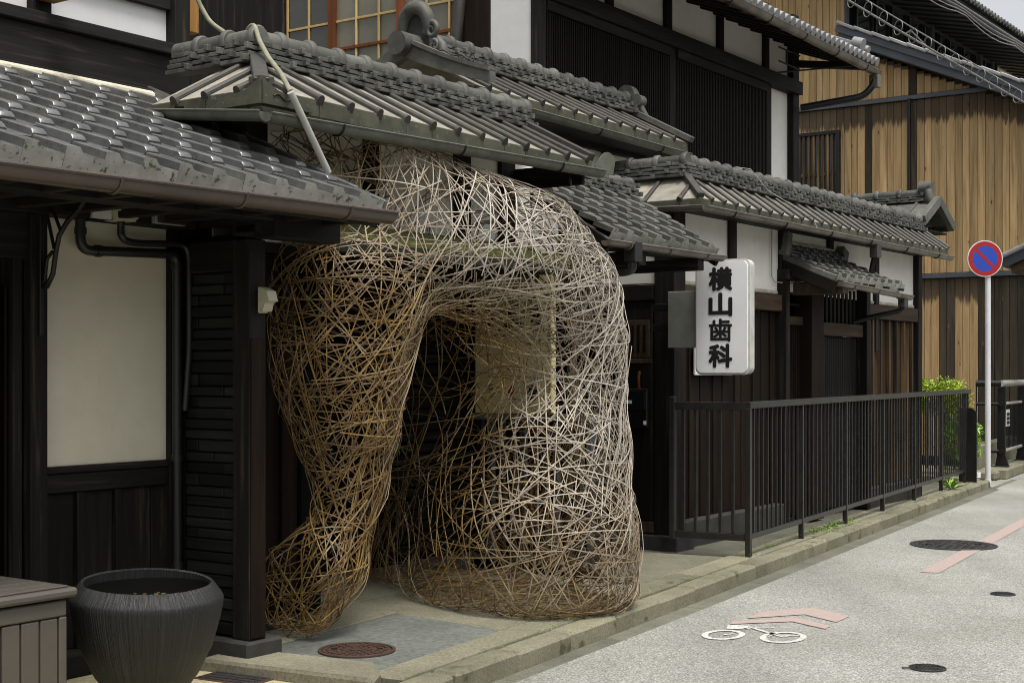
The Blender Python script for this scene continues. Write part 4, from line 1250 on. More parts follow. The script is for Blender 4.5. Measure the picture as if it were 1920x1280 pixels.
# eaves
box('soffit', M['char_x'], th, (10.2, 16.2), (6.22, 7.2), (5.14, 5.17), rot=R(20, 'X'))
for i in range(20):
    a = 10.4 + i * 0.3
    if a > 16.1: break
    box('rafter', M['char_y'], th, (a, a + 0.055), (6.26, 7.1), (5.08, 5.135), rot=R(20, 'X'))
box('fascia', M['char_x'], th, (10.2, 16.2), (6.235, 6.26), (4.955, 5.03))
box('end_barge', M['char_y'], th, (16.15, 16.19), (6.25, 7.4), (5.14, 5.26), rot=R(20, 'X'))
half_gutter('gutter', M['gutter_grey'], th, BV(10.2, 6.185, 5.02), BV(16.2, 6.185, 4.915), 0.055, 1, M['iron'], 0.8)
ur = group_part('upper_roof', th, BV(14, 6.6, 5.2))
ang = math.atan2(0.40, 1.0)
box('deck', M['tile_old'], ur, (10.2, 16.2), (6.20, 7.6), (5.21, 5.25), rot=R(math.degrees(ang), 'X'))
for i in range(32):
    s0 = 12.05 + i * 0.132
    if s0 > 16.2: break
    w = BF @ T((s0, 6.20, 5.005 if s0 < 99 else 5.0)) @ Matrix.Rotation(ang, 4, 'X')
    key = 'round_tile'
    if key not in CACHE:
        CACHE[key] = tube_mesh([(0, -0.03, 0), (0, 0.012, 0), (0, 0.0121, 0), (0, 0.60, 0)], 0.045, 12, radii=[0.052, 0.052, 0.042, 0.042])
    obj('round_tile', CACHE[key], M['tile_pale'], ur, w @ T((0, 0, 0.03)))
for j in range(2):
    for i in range(9):
        obj('verge_tile', CACHE['round_tile'], M['tile_pale'], ur, BF @ T((16.12 - j * 0.12, 6.30 + i * 0.001, 5.06 + 0.09 * (1 - j) )) @ Matrix.Rotation(ang, 4, 'X') @ T((0, i * 0.14, 0.03))) if i < 6 and j == 0 else None
beam('verge_ridge', M['tile_pale'], ur, BV(15.9, 6.28, 5.16), BV(15.9, 7.6, 5.69), 0.12, 0.10)
obj('verge_end', tube_mesh([BV(15.9, 6.24, 5.19), BV(15.9, 6.36, 5.23)], 0.075, 14), M['tile_pale'], ur)
beam('purlin', M['char_y'], th, BV(15.72, 7.0, 5.03), BV(15.95, 6.26, 4.95), 0.07, 0.08)
beam('brace_rod', M['iron'], th, BV(15.02, 6.95, 4.80), BV(15.95, 6.27, 4.97), 0.018, 0.018)
dn = round_path([(16.12, 6.185, 4.87), (16.10, 6.20, 4.74), (16.05, 6.30, 4.62), (15.70, 6.93, 4.50)], 0.08)
tube('downpipe', M['iron'], th, dn, 0.042, 10, BF)
box('hopper', M['gutter_grey'], th, (16.07, 16.17), (6.13, 6.24), (4.72, 4.87))
for z_ in (4.93, 5.09):
    tube('window_grille_bar', M['iron'], th, [(15.02, 6.90, z_), (15.60, 6.90, z_)], 0.010, 6, BF)
for s_ in (15.22, 15.42):
    tube('window_grille_bar', M['iron'], th, [(s_, 6.90, 4.93), (s_, 6.90, 5.09)], 0.008, 6, BF)
box('side_wall', M['char_y'], th, (15.70, 15.74), (7.3, 13), (0.0, 5.6))

# ------------------------------------------------------------------ small tiled canopy between the fronts
ca = thing('door_canopy', 'small tiled canopy with metal gutter right of the sculpture', 'canopy', BV(8.85, 5.3, 2.1))
cr = group_part('canopy_roof', ca, BV(8.85, 5.25, 2.4))
cang = math.degrees(math.atan2(.45, .70))
tile_roof(cr, BF, 8.04, 8, 0.195, 4.91, 2.275, 5.61, 2.715, 6, M['tile_old'], M['tile_face'], 0.05)
box('deck', M['char_x'], cr, (8.03, 9.60), (4.84, 5.68), (2.455, 2.485), rot=R(cang, 'X'))
for i in range(6):
    f = (i + .5) / 6
    box('verge_tile', M['tile_old'], cr, (8.0, 8.045), (4.91 + .7 * f - .075, 4.91 + .7 * f + .075), (2.24 + .45 * f - .02, 2.24 + .45 * f + .03), rot=R(cang - 4, 'X'))
box('barge_board', M['char_y'], ca, (7.985, 8.025), (4.82, 5.64), (2.385, 2.475), rot=R(cang, 'X'))
box('barge_board', M['char_y'], ca, (9.58, 9.615), (4.84, 5.64), (2.39, 2.465), rot=R(cang, 'X'))
box('soffit', M['char_x'], ca, (8.03, 9.58), (4.90, 5.55), (2.385, 2.405), rot=R(cang, 'X'))
box('eave_purlin', M['char_x'], ca, (8.0, 9.55), (5.02, 5.10), (2.215, 2.295))
box('bracket_beam', M['char_y'], ca, (9.24, 9.33), (4.88, 5.60), (2.13, 2.213))
box('bracket_beam', M['char_y'], ca, (8.42, 8.52), (4.90, 5.60), (2.12, 2.213))
half_gutter('gutter', M['gutter_grey'], ca, BV(7.95, 4.875, 2.250), BV(9.60, 4.875, 2.250), 0.038, 1, M['gutter_grey'], 0.5)
box('hopper', M['black_pipe'], ca, (8.25, 8.35), (4.83, 4.92), (2.13, 2.265))
tube('outlet_pipe', M['black_pipe'], ca, round_path([(8.30, 4.88, 2.14), (8.30, 4.88, 2.07), (8.26, 5.10, 2.05), (8.24, 5.3, 2.04)], 0.05), 0.03, 10, BF)
ridge_stack(cr, BF, 8.05, 9.55, 5.64, 2.74, M['tile_old'], 3, 0.2, 0.04)

# ------------------------------------------------------------------ long roofed wall with gate
lw_ = thing('roofed_street_wall', 'long white and timber street wall under a mossy hipped batten roof', 'wall', BV(12.8, 5.55, 0))
box('corner_post', M['char'], lw_, (9.86, 10.05), (5.42, 5.60), (0.10, 2.66))
box('end_plaster', M['white'], lw_, (9.90, 9.98), (5.60, 6.62), (2.09, 2.70))
box('end_wall', M['char'], lw_, (9.91, 9.98), (5.60, 6.62), (0.1, 2.085))
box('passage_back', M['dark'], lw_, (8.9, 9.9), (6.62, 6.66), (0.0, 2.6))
dr = box('end_door', M['char'], lw_, (9.865, 9.908), (5.62, 6.30), (0.20, 1.95))
box('door_head', M['char_y'], dr, (9.845, 9.905), (5.605, 6.32), (1.955, 2.08))
box('slot_panel', M['brown_x'], dr, (9.85, 9.866), (5.64, 6.25), (1.50, 1.80))
for i in range(7):
    box('slot', M['dark'], dr, (9.843, 9.8495), (5.67 + i * 0.055, 5.692 + i * 0.055), (1.54, 1.76), bev=0)
box('door_rail', M['brown_x'], dr, (9.845, 9.866), (5.62, 6.30), (1.455, 1.495))
tube('door_pull', M['red'], dr, [(9.84, 5.72, 1.24), (9.825, 5.72, 1.27), (9.825, 5.72, 1.36), (9.84, 5.72, 1.39)], 0.012, 8, BF)
box('door_sill', M['brown_x'], lw_, (9.84, 9.95), (5.60, 6.6), (0.11, 0.198))
box('base_stone', M['stone'], lw_, (9.80, 10.09), (5.36, 6.6), (-0.03, 0.10), bev=0.01)
box('plaster_wall', M['white'], lw_, (10.05, 15.52), (5.51, 5.60), (2.115, 2.76))
box('plaster_lip', M['mortar'], lw_, (10.05, 11.95), (5.495, 5.53), (2.085, 2.125), bev=0.012)
box('plaster_lip', M['mortar'], lw_, (13.97, 15.52), (5.495, 5.53), (2.085, 2.125), bev=0.012)
for a, b in ((10.955, 11.075), (11.965, 12.08), (13.075, 13.19), (14.30, 14.405)):
    box('wall_post', M['char'], lw_, (a, b), (5.475, 5.508), (2.13 if a < 14 else 1.6, 2.70))
box('end_post', M['char'], lw_, (15.52, 15.64), (5.45, 5.60), (0.0, 2.70))
for a, b in ((10.05, 11.95), (13.97, 15.52)):
    box('wall_rail', M['brown_x'], lw_, (a, b), (5.455, 5.58), (1.935, 2.083))
    box('backing', M['dark'], lw_, (a, b), (5.545, 5.60), (0.2, 1.93))
    box('base_stone', M['stone'], lw_, (a, b), (5.42, 5.60), (-0.03, 0.195), bev=0.01)
s_ = 10.06; i = 0
while s_ < 11.9:
    w_ = random.uniform(0.15, 0.21)
    box('wall_board', M['brown'], lw_, (s_, min(s_ + w_, 11.95)), (5.515 + 0.006 * (i % 2), 5.54), (0.2, 1.93))
    if i % 2: box('board_batten', M['brown'], lw_, (s_ - 0.007, s_ + 0.007), (5.495, 5.513), (0.2, 1.93))
    s_ += w_ + 0.004; i += 1
s_ = 13.99
while s_ < 15.45:
    w_ = random.uniform(0.20, 0.25)
    box('wall_board', M['worn'], lw_, (s_, min(s_ + w_, 15.51)), (5.515, 5.54), (0.2, 1.93))
    box('board_batten', M['worn'], lw_, (s_ - 0.02, s_ + 0.02), (5.475, 5.513), (0.2, 1.93))
    s_ += w_ + 0.006
# gate within the wall
gt = group_part('gate', lw_, BV(12.9, 5.5, 0))
box('gate_post', M['brown'], gt, (12.44, 12.72), (5.38, 5.56), (0.0, 2.22))
box('gate_post', M['char'], gt, (13.86, 13.965), (5.40, 5.58), (0.0, 2.22))
box('gate_post', M['char'], gt, (11.955, 12.04), (5.42, 5.58), (0.0, 2.22))
box('gate_lintel', M['char_x'], gt, (11.955, 13.965), (5.40, 5.60), (2.222, 2.32))
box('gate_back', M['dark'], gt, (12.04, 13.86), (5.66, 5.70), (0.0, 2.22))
box('transom_glass', M['paper'], gt, (12.75, 13.85), (5.60, 5.62), (1.88, 2.2))
for i in range(11):
    s0 = 12.78 + i * 0.1
    box('transom_slat', M['char'], gt, (s0 - 0.026, s0 + 0.026), (5.50, 5.54), (1.86, 2.20))
box('transom_rail', M['brown_x'], gt, (12.72, 13.86), (5.44, 5.56), (1.735, 1.86))
for i in range(24):
    s0 = 12.74 + i * 0.0467
    box('door_slat', M['char'], gt, (s0 - 0.02, s0 + 0.02), (5.50, 5.53), (0.06, 1.73))
for i in range(8):
    s0 = 12.07 + i * 0.05
    box('door_slat', M['brown'], gt, (s0 - 0.011, s0 + 0.011), (5.50, 5.52), (0.06, 1.82))
box('side_rail', M['brown_x'], gt, (12.04, 12.44), (5.47, 5.53), (1.82, 1.90))
for z_ in (2.0, 2.1):
    box('side_rail', M['char_x'], gt, (12.04, 12.44), (5.50, 5.52), (z_, z_ + 0.02))
# gate canopy
gc = thing('gate_canopy', 'small sagging tiled canopy over the gate in the long street wall', 'canopy', BV(12.9, 5.25, 2.15))
gcr = group_part('canopy_roof', gc, BV(12.9, 5.25, 2.3))
gang = math.degrees(math.atan2(.24, .58))
tile_roof(gcr, BF, 12.05, 9, 0.19, 4.98, 2.205, 5.56, 2.445, 5, M['tile_old'], M['tile_face'], 0.045, jit=0.012)
box('deck', M['char_x'], gcr, (12.04, 13.78), (4.96, 5.58), (2.30, 2.33), rot=R(gang, 'X'))
for i in range(5):
    f = (i + .5) / 5
    box('verge_tile', M['tile_old'], gcr, (12.0, 12.05), (4.98 + .58 * f - .07, 4.98 + .58 * f + .07), (2.22 + .24 * f - .03, 2.22 + .24 * f + .03), rot=R(gang - 3, 'X'))
ridge_stack(gcr, BF, 12.04, 13.3, 5.50, 2.44, M['tile_old'], 3, 0.18, 0.03)
box('mortar_ridge', M['mortar'], gcr, (12.12, 13.2), (5.47, 5.505), (2.555, 2.585), bev=0.01)
box('end_ornament', M['tile_old'], gcr, (11.98, 12.08), (5.42, 5.50), (2.44, 2.66), rot=R(14, 'Y'))
box('end_ornament', M['tile_old'], gcr, (13.28, 13.42), (5.42, 5.50), (2.44, 2.60), rot=R(24, 'Y'))
box('barge_board', M['char_y'], gc, (11.99, 12.03), (4.95, 5.55), (2.20, 2.31), rot=R(gang, 'X'))
box('beam_end', M['brown_x'], gc, (12.10, 12.24), (4.94, 5.42), (2.09, 2.195))
box('soffit', M['char_x'], gc, (12.05, 13.76), (5.0, 5.5), (2.255, 2.27), rot=R(gang, 'X'))
half_gutter('gutter', M['gutter_grey'], gc, BV(12.03, 4.945, 2.185), BV(13.84, 4.945, 2.135), 0.040, 1, M['gutter_grey'], 0.6)
box('hopper', M['bar'], gc, (13.62, 13.72), (4.92, 4.99), (2.02, 2.12))
tube('outlet_pipe', M['iron'], gc, round_path([(13.67, 4.96, 2.04), (13.67, 4.97, 1.99), (13.6, 5.25, 1.93), (13.55, 5.42, 1.88)], 0.04), 0.026, 8, BF)
# roof of the long wall
r3 = group_part('hip_roof', lw_, BV(12.8, 5.4, 2.8))
batten_roof(r3, BF, 9.83, 15.66, 5.17, 2.735, 5.47, 2.955, 0.215, hipL=10.13, fascia=0.06, first=0.75)
batten_roof(r3, TF, -6.15, -5.17, 9.83, 2.735, 10.13, 2.955, 0.32, hipR=-5.47, fascia=0.06, first=0.5)
beam('hip_bar', M['bar'], r3, BV(9.83, 5.17, 2.755), BV(10.13, 5.47, 2.98), 0.06, 0.045)
ridge_stack(r3, BF, 10.10, 15.60, 5.49, 2.945, M['tile_old'], 4, 0.205, 0.052)
ridge_stack(r3, TF, -6.2, -5.44, 10.13, 2.945, M['tile_old'], 4, 0.25, 0.052)
beam('verge_bar', M['tile_old'], r3, BV(15.66, 5.16, 2.75), BV(15.66, 5.49, 2.985), 0.06, 0.05)
obj('back_slope', mesh('bs', [BV(10.13, 5.5, 2.95), BV(15.66, 5.5, 2.95), BV(15.66, 5.85, 2.72), BV(10.13, 6.2, 2.80)], [[0, 1, 2, 3]]), M['pan'], r3)
box('soffit', M['char_x'], lw_, (9.87, 15.62), (5.20, 5.52), (2.672, 2.688))
half_gutter('gutter', M['gutter_grey'], lw_, BV(9.80, 5.135, 2.665), BV(15.66, 5.135, 2.650), 0.040, 1, M['iron'], 0.9)
half_gutter('gutter', M['gutter_grey'], lw_, BV(9.795, 6.1, 2.69), BV(9.795, 5.12, 2.665), 0.036)
box('hopper', M['bar'], lw_, (13.36, 13.47), (5.10, 5.18), (2.50, 2.63))
tube('downpipe', M['iron'], lw_, round_path([(13.42, 5.15, 2.52), (13.42, 5.17, 2.44), (13.42, 5.20, 2.28)], 0.04), 0.028, 8, BF)

# mailbox on the end door
mb = thing('letter_box', 'black metal letter box with white name strip on the dark end door', 'letter box', BV(9.80, 5.85, 0.8))
box('body', M['iron'], mb, (9.78, 9.842), (5.62, 6.05), (0.945, 1.255), bev=0.008)
box('flap', M['iron'], mb, (9.768, 9.779), (5.63, 6.04), (1.09, 1.235), bev=0.004)
box('name_strip', M['white_plastic'], mb, (9.764, 9.7675), (5.75, 5.87), (1.135, 1.162), bev=0)
obj('lock', tube_mesh([BV(9.78, 5.80, 0.985), BV(9.766, 5.80, 0.985)], 0.015, 12), M['rail'], mb)
box('sticker', M['white_plastic'], mb, (9.776, 9.7795), (5.625, 5.65), (0.97, 1.0), bev=0)

# ------------------------------------------------------------------ dental sign
ds = thing('hanging_sign', 'white rounded projecting sign with four black characters above the fence corner', 'sign', BV(9.76, 5.2, 1.376))
def rrect(w, h, r, n=6):
    pts = []
    for cx_, cy_, a0 in ((w / 2 - r, h / 2 - r, 0), (-w / 2 + r, h / 2 - r, 90), (-w / 2 + r, -h / 2 + r, 180), (w / 2 - r, -h / 2 + r, 270)):
        for k in range(n + 1):
            a = RAD(a0 + 90 * k / n)
            pts.append((cx_ + r * math.cos(a), cy_ + r * math.sin(a)))
    return pts
DF = BF @ T((9.74, 4.915, 1.802)) @ R(-90, 'Z')      # local x = -v, y = s, z up
obj('case', prism_mesh(None, rrect(0.445, 0.862, 0.05), 0.085), M['sign_rim'], ds, DF @ T((0, 0.0, 0)))
obj('rim', prism_mesh(None, rrect(0.455, 0.872, 0.052), 0.014), M['sign_rim'], ds, DF @ T((0, -0.040, 0)))
obj('face_panel', prism_mesh(None, rrect(0.425, 0.842, 0.045), 0.02), M['white_plastic'], ds, DF @ T((0, -0.052, 0)))
obj('far_face_panel', prism_mesh(None, rrect(0.425, 0.842, 0.045), 0.02), M['white_plastic'], ds, DF @ T((0, 0.052, 0)))
obj('top_eye', tube_mesh([DF @ Vector((0, 0, 0.43)), DF @ Vector((0, 0, 0.46))], 0.02, 8), M['rust'], ds)
CH = '\u6a2a\u5c71\u6b6f\u79d1'
for i, c in enumerate(CH):
    me = text_mesh(c, 0.188, 0.0, 0.0008)
    xs_ = [v.co.x for v in me.vertices]; ys_ = [v.co.y for v in me.vertices]
    mxm, mym = (min(xs_) + max(xs_)) / 2, (min(ys_) + max(ys_)) / 2
    sx_, sy_ = 0.184 / max(max(xs_) - min(xs_), .01), 0.164 / max(max(ys_) - min(ys_), .01)
    rb_ = 0.0046 if i == 2 else 0.0080
    vs, fs = [], []
    shifts = [(0, 0)] + [(rb_ * math.cos(2 * math.pi * q / 8), rb_ * math.sin(2 * math.pi * q / 8)) for q in range(8)]
    for q, (ax_, ay_) in enumerate(shifts):
        b0 = len(vs)
        vs += [((v.co.x - mxm) * sx_ + ax_, (v.co.y - mym) * sy_ + ay_, v.co.z + q * 0.00015) for v in me.vertices]
        fs += [[b0 + k for k in p_.vertices] for p_ in me.polygons]
    obj('sign_character', mesh('char', vs, fs), M['black_ink'], ds, DF @ T((-0.008, -0.0635, 0.287 - i * 0.193)) @ R(90, 'X'))
box('mount_box', M['grey_plastic'], ds, (9.72, 9.82), (5.145, 5.40), (1.575, 2.01))
box('mount_arm', M['iron'], ds, (9.75, 9.79), (5.40, 5.55), (1.70, 1.76))
box('mount_arm', M['iron'], ds, (9.75, 9.79), (5.40, 5.55), (1.86, 1.92))
wp = thing('wall_notice', 'pale blank notice board on the timber wall behind the hanging sign', 'notice', BV(10.5, 5.46, 1.38))
box('panel', M['white_plastic'], wp, (10.30, 10.98), (5.465, 5.485), (1.36, 1.62))

# ------------------------------------------------------------------ railing along the footway
fn = thing('steel_railing', 'dark grey steel bar railing along the footway with a return at the sign', 'railing', KV(6.5, 0.21, 0))
FW = 0.21
box('top_rail', M['fence'], fn, (2.795, 11.17), (FW - 0.022, FW + 0.022), (1.112, 1.163), KF, bev=0.003)
box('bottom_rail', M['fence'], fn, (2.82, 10.9), (FW - 0.016, FW + 0.016), (0.128, 0.168), KF, bev=0.003)
posts = [2.815, 4.12, 5.45, 6.80, 8.15, 9.50, 10.85]
for k in posts:
    w_ = 0.026 if k == 2.815 else 0.016
    box('railing_post', M['fence'], fn, (k - w_, k + w_), (FW - 0.020, FW + 0.020), (-0.03, 1.111), KF, bev=0.003)
for a, b in zip(posts[:-1], posts[1:]):
    for i in range(1, 12):
        k = a + (b - a) * i / 12
        box('railing_bar', M['fence'], fn, (k - 0.0065, k + 0.0065), (FW - 0.008, FW + 0.008), (0.169, 1.111), KF, bev=0.0015)
for i in range(2):
    k = 10.95 + 0.1 * i
    box('railing_bar', M['fence'], fn, (k - 0.0065, k + 0.0065), (FW - 0.012, FW + 0.012), (0.5, 1.111), KF, bev=0.0015)
# return towards the wall
box('top_rail', M['fence'], fn, (2.796, 2.834), (FW + 0.023, 0.84), (1.10, 1.158), KF, bev=0.003)
box('bottom_rail', M['fence'], fn, (2.796, 2.834), (FW + 0.023, 0.84), (0.115, 0.168), KF, bev=0.003)
for i in range(5):
    w_ = 0.335 + i * 0.10
    box('railing_bar', M['fence'], fn, (2.803, 2.827), (w_ - 0.012, w_ + 0.012), (0.169, 1.099), KF, bev=0.002)
box('railing_post', M['fence'], fn, (2.79, 2.84), (0.80, 0.85), (0.10, 1.20), KF, bev=0.006)
# sheet closing the far end
obj('end_sheet', prism_mesh(None, [(-0.13, 0.0), (0.14, 0.0), (0.14, 0.93), (-0.06, 0.93), (-0.13, 0.88)], 0.012), M['fence'], fn, KF @ T((10.97, FW - 0.02, 0.0)) @ R(62, 'Z'))

# ------------------------------------------------------------------ no parking sign
ns = thing('no_parking_sign', 'round red and blue no parking sign on a white pole', 'road sign', KV(11.96, 0.13, -0.08))
pw_ = KV(11.96, 0.13, -0.08)
obj('pole', tube_mesh([pw_, pw_ + Vector((0, 0, 2.98))], 0.037, 16), M['white_paint'], ns)
obj('pole_foot', tube_mesh([pw_, pw_ + Vector((0, 0, 0.05))], 0.043, 16), M['white_paint'], ns)
PF = T((pw_.x - 0.055, pw_.y - 0.05, 2.86)) @ R(4, 'Z') @ R(90, 'X')     # faces the viewer, local z towards -y
obj('sign_disc', disc_mesh(0.238, 0.006, 48), M['white_paint'], ns, PF)
def annulus(r0, r1, z=0.0, n=64):
    vs = [(r * math.cos(2 * math.pi * k / n), r * math.sin(2 * math.pi * k / n), z) for r in (r0, r1) for k in range(n)]
    return mesh('ann', vs, [[k, (k + 1) % n, n + (k + 1) % n, n + k][::-1] for k in range(n)])
obj('red_ring', annulus(0.168, 0.226), M['sign_red'], ns, PF @ T((0, 0, 0.0075)))
obj('blue_field', mesh('bf', [(0.17 * math.cos(2 * math.pi * k / 48), 0.17 * math.sin(2 * math.pi * k / 48), 0) for k in range(48)], [list(range(48))]), M['sign_blue'], ns, PF @ T((0, 0, 0.007)))
obj('red_bar', mesh('rb', [(-0.18, -0.021, 0), (0.18, -0.021, 0), (0.18, 0.021, 0), (-0.18, 0.021, 0)], [[0, 1, 2, 3]]), M['sign_red'], ns, PF @ R(-45, 'Z') @ T((0, 0, 0.0082)))
obj('clamp', tube_mesh([pw_ + Vector((0, 0, 2.82)), pw_ + Vector((0, 0, 2.87))], 0.042, 16), M['rail'], ns)
lb = thing('survey_tag', 'small white printed tag on the concrete block beside the pole foot', 'tag', KV(12.35, 0.33, 0.02))
obj('tag_plate', box_mesh(0.11, 0.006, 0.075, 0.001), M['white_plastic'], lb, T(KV(12.42, 0.36, -0.01)) @ R(3, 'Z'))
for i in range(3):
    obj('printed_line', box_mesh(0.06, 0.002, 0.006, 0), M['grey_plastic'], lb, T(KV(12.42, 0.36, -0.01)) @ R(3, 'Z') @ T((-0.01, -0.0042, 0.02 - i * 0.018)))

# ------------------------------------------------------------------ guard rail on its concrete base
cb_ = thing('bridge_kerb', 'raised concrete kerb base under the black guard rail', 'kerb base', KV(15, 0.6, -0.08))
k_ = 12.95
while k_ < 24:
    box('base_block', M['kerb'], cb_, (k_, k_ + 1.19), (0.06, 0.42), (-0.10, 0.04), KF, bev=0.014)
    k_ += 1.2
box('end_block', M['kerb'], cb_, (12.62, 12.945), (0.14, 1.4), (-0.10, 0.03), KF, bev=0.03)
box('planter_edge', M['walk'], cb_, (12.95, 24), (0.43, 0.60), (-0.10, 0.36), KF, bev=0.02)
gd = thing('guard_rail', 'black guard rail with bright steel hand rail and small plaque at the right edge', 'guard rail', KV(16, 0.22, 0.04))
GW = 0.22
def gpost(k):
    prof = [(-0.085, 0.0), (0.10, 0.0), (0.055, 0.16), (0.045, 0.5), (0.06, 1.12), (-0.05, 1.12), (-0.055, 0.5), (-0.06, 0.15)]
    prof = [(-a, b) for a, b in prof]
    me = CACHE.get('gpost') or prism_mesh('gpost', prof, 0.075)
    o = obj('rail_post', me, M['iron'], gd, KF @ T((k, GW, 0.042)) @ R(90, 'Z'))
    box('foot_plate', M['iron'], o, (k - 0.08, k + 0.08), (GW - 0.1, GW + 0.11), (0.041, 0.055), KF)
gk = [13.5 + 1.7 * i for i in range(6)]
for k in gk: gpost(k)
tube('hand_rail', M['rail'], gd, [(13.44, GW, 1.215), (23, GW, 1.215)], 0.045, 16, KF)
tube('mid_rail', M['rail'], gd, [(13.5, GW, 0.925), (23, GW, 0.925)], 0.022, 12, KF)
tube('low_rail', M['rail'], gd, [(13.5, GW, 0.26), (23, GW, 0.26)], 0.024, 12, KF)
for k in gk[:-1]:
    for i in range(1, 16):
        kk = k + 1.7 * i / 16
        box('rail_bar', M['iron'], gd, (kk - 0.007, kk + 0.007), (GW - 0.008, GW + 0.006), (0.26, 0.925), KF, bev=0)
for z_, r_ in ((1.215, 0.046), (0.925, 0.024), (0.26, 0.026)):
    tube('shaded_return_rail', M['iron'], gd, [(13.46, GW, z_), (13.42, GW + 0.34, z_)], r_, 12, KF)  # black stands in for shade where the steel rails turn inward
tube('return_bar', M['iron'], gd, [(13.42, GW + 0.33, 0.26), (13.42, GW + 0.33, 1.2)], 0.010, 8, KF)
for k in gk[:3]:
    for z_ in (0.925, 0.26):
        tube('rail_collar', M['iron'], gd, [(k - 0.09, GW, z_), (k + 0.09, GW, z_)], 0.034, 12, KF)
pq = box('plaque', M['sign_rim'], gd, (13.68, 13.98), (GW - 0.03, GW - 0.015), (0.60, 0.84), KF)
for i in range(3):
    for j in range(2):
        box('plaque_relief', M['iron'], pq, (13.72 + j * 0.115, 13.81 + j * 0.115), (GW - 0.037, GW - 0.0305), (0.635 + i * 0.06, 0.675 + i * 0.06), KF, bev=0.001)

# ------------------------------------------------------------------ small ridge roof behind the long wall
br = thing('back_gate_roof', 'small tiled gable roof with round ridge end rising behind the long street wall', 'roof', BV(18.0, 7.2, 2.0))
brr = group_part('gable_roof', br, BV(18, 7.2, 3.4))
batten_roof(brr, TF, -9.0, -6.10, 17.45, 3.30, 18.0, 3.58, 0.42, fascia=0.10, mats=('tile_old', 'tile_old', 'tile_old'), first=0.4)
batten_roof(brr, TF @ T((0, 36.0, 0)) @ R(180, 'Z'), 6.10, 9.0, 17.45, 3.30, 18.0, 3.58, 0.42, fascia=0.08, mats=('tile_old', 'tile_old', 'tile_old'))
ridge_stack(brr, TF, -9.0, -6.22, 18.0, 3.56, M['tile_old'], 3, 0.30, 0.065)
obj('ridge_end', tube_mesh([BV(18.0, 6.30, 3.74), BV(18.0, 6.14, 3.735)], 0.092, 18), M['tile_old'], br)
obj('ridge_end_foot', tube_mesh([BV(17.93, 6.17, 3.70), BV(17.90, 6.15, 3.60), BV(17.93, 6.14, 3.53)], 0.05, 10), M['tile_old'], br)
beam('barge_tile', M['tile_old'], br, BV(17.44, 6.07, 3.27), BV(18.0, 6.07, 3.57), 0.08, 0.12)
beam('barge_tile', M['tile_old'], br, BV(18.0, 6.07, 3.57), BV(18.56, 6.07, 3.27), 0.08, 0.12)
box('soffit', M['char_y'], br, (17.5, 18.5), (6.12, 9.0), (3.17, 3.19))
box('plaster_wall', M['white'], br, (17.9, 18.1), (6.75, 9.0), (0, 3.17))

# ------------------------------------------------------------------ cedar clad house at the end
ch = thing('cedar_house', 'tall scorched cedar clad house closing the street at the right', 'house', BV(24, 8, 0))
S0 = 23.0
def rake(v): return 6.72 + (v - 8.84) * 0.44            # underside of the gable slope
box('core', M['dark'], ch, (S0 + 0.06, S0 + 9), (5.3, 9.3), (-0.1, 5.1))
box('core', M['dark'], ch, (S0 + 0.06, S0 + 9), (9.45, 14), (-0.1, 8.4))
v_ = 5.35; i = 0
rowz = [(0.0, 2.90), (2.985, 5.86), (5.945, 9.0)]
while v_ < 11.2:
    w_ = 0.126 + 0.014 * ((i * 7) % 5 - 2) / 2
    for (z0, z1) in rowz:
        top = 8.6 if v_ > 9.36 else rake(v_) - 0.02
        zz = min(z1, top)
        if zz - z0 < 0.05: continue
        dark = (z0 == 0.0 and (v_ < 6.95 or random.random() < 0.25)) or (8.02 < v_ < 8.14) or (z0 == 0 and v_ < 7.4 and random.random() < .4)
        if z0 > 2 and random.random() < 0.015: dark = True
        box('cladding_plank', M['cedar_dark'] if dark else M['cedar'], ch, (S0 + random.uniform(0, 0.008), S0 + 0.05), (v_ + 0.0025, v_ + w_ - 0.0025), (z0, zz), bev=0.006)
        if i % 1 == 0:
            pass
    v_ += w_; i += 1
tubev = [(S0 - 0.03, 5.3, 5.90), (S0 - 0.03, 11.2, 5.90)]
beam('trim_strip', M['steel_blue'], ch, BV(S0 - 0.02, 6.95, 5.90), BV(S0 - 0.02, 11.2, 5.90), 0.05, 0.07)
beam('trim_strip', M['steel_blue'], ch, BV(S0 - 0.02, 5.3, 2.94), BV(S0 - 0.02, 11.2, 2.94), 0.06, 0.075)
tube('wall_downpipe', M['iron'], ch, [(S0 - 0.05, 8.22, 5.88), (S0 - 0.05, 8.22, 0)], 0.03, 8, BF)
# gable fascia
up_ = Vector((0, 0, 1))
def rk(v, dz, ds=0.0): return BV(S0 + ds, v, rake(v) + dz)
beam('barge_board', M['steel_blue'], ch, rk(5.2, 0.07, -0.30), rk(9.36, 0.07, -0.30), 0.06, 0.13)
beam('barge_board', M['steel_blue'], ch, rk(5.2, 0.19, -0.36), rk(9.36, 0.19, -0.36), 0.06, 0.11)
beam('barge_soffit', M['brown_x'], ch, rk(5.2, 0.01, -0.15), rk(9.36, 0.01, -0.15), 0.30, 0.035)
vv = 5.1
while vv < 9.1:
    beam('verge_tile', M['tile_pale'], ch, rk(vv, 0.275, -0.30), rk(vv + 0.33, 0.295, -0.30), 0.30, 0.055, 0.012)
    vv += 0.30
obj('lower_roof', mesh('lr', [BV(S0 - 0.1, 5.0, rake(5.0) + .26), BV(S0 - 0.1, 9.5, rake(9.5) + .26), BV(S0 + 9, 9.5, rake(9.5) + .26), BV(S0 + 9, 5.0, rake(5.0) + .26)], [[0, 1, 2, 3]]), M['tile_pale'], ch)
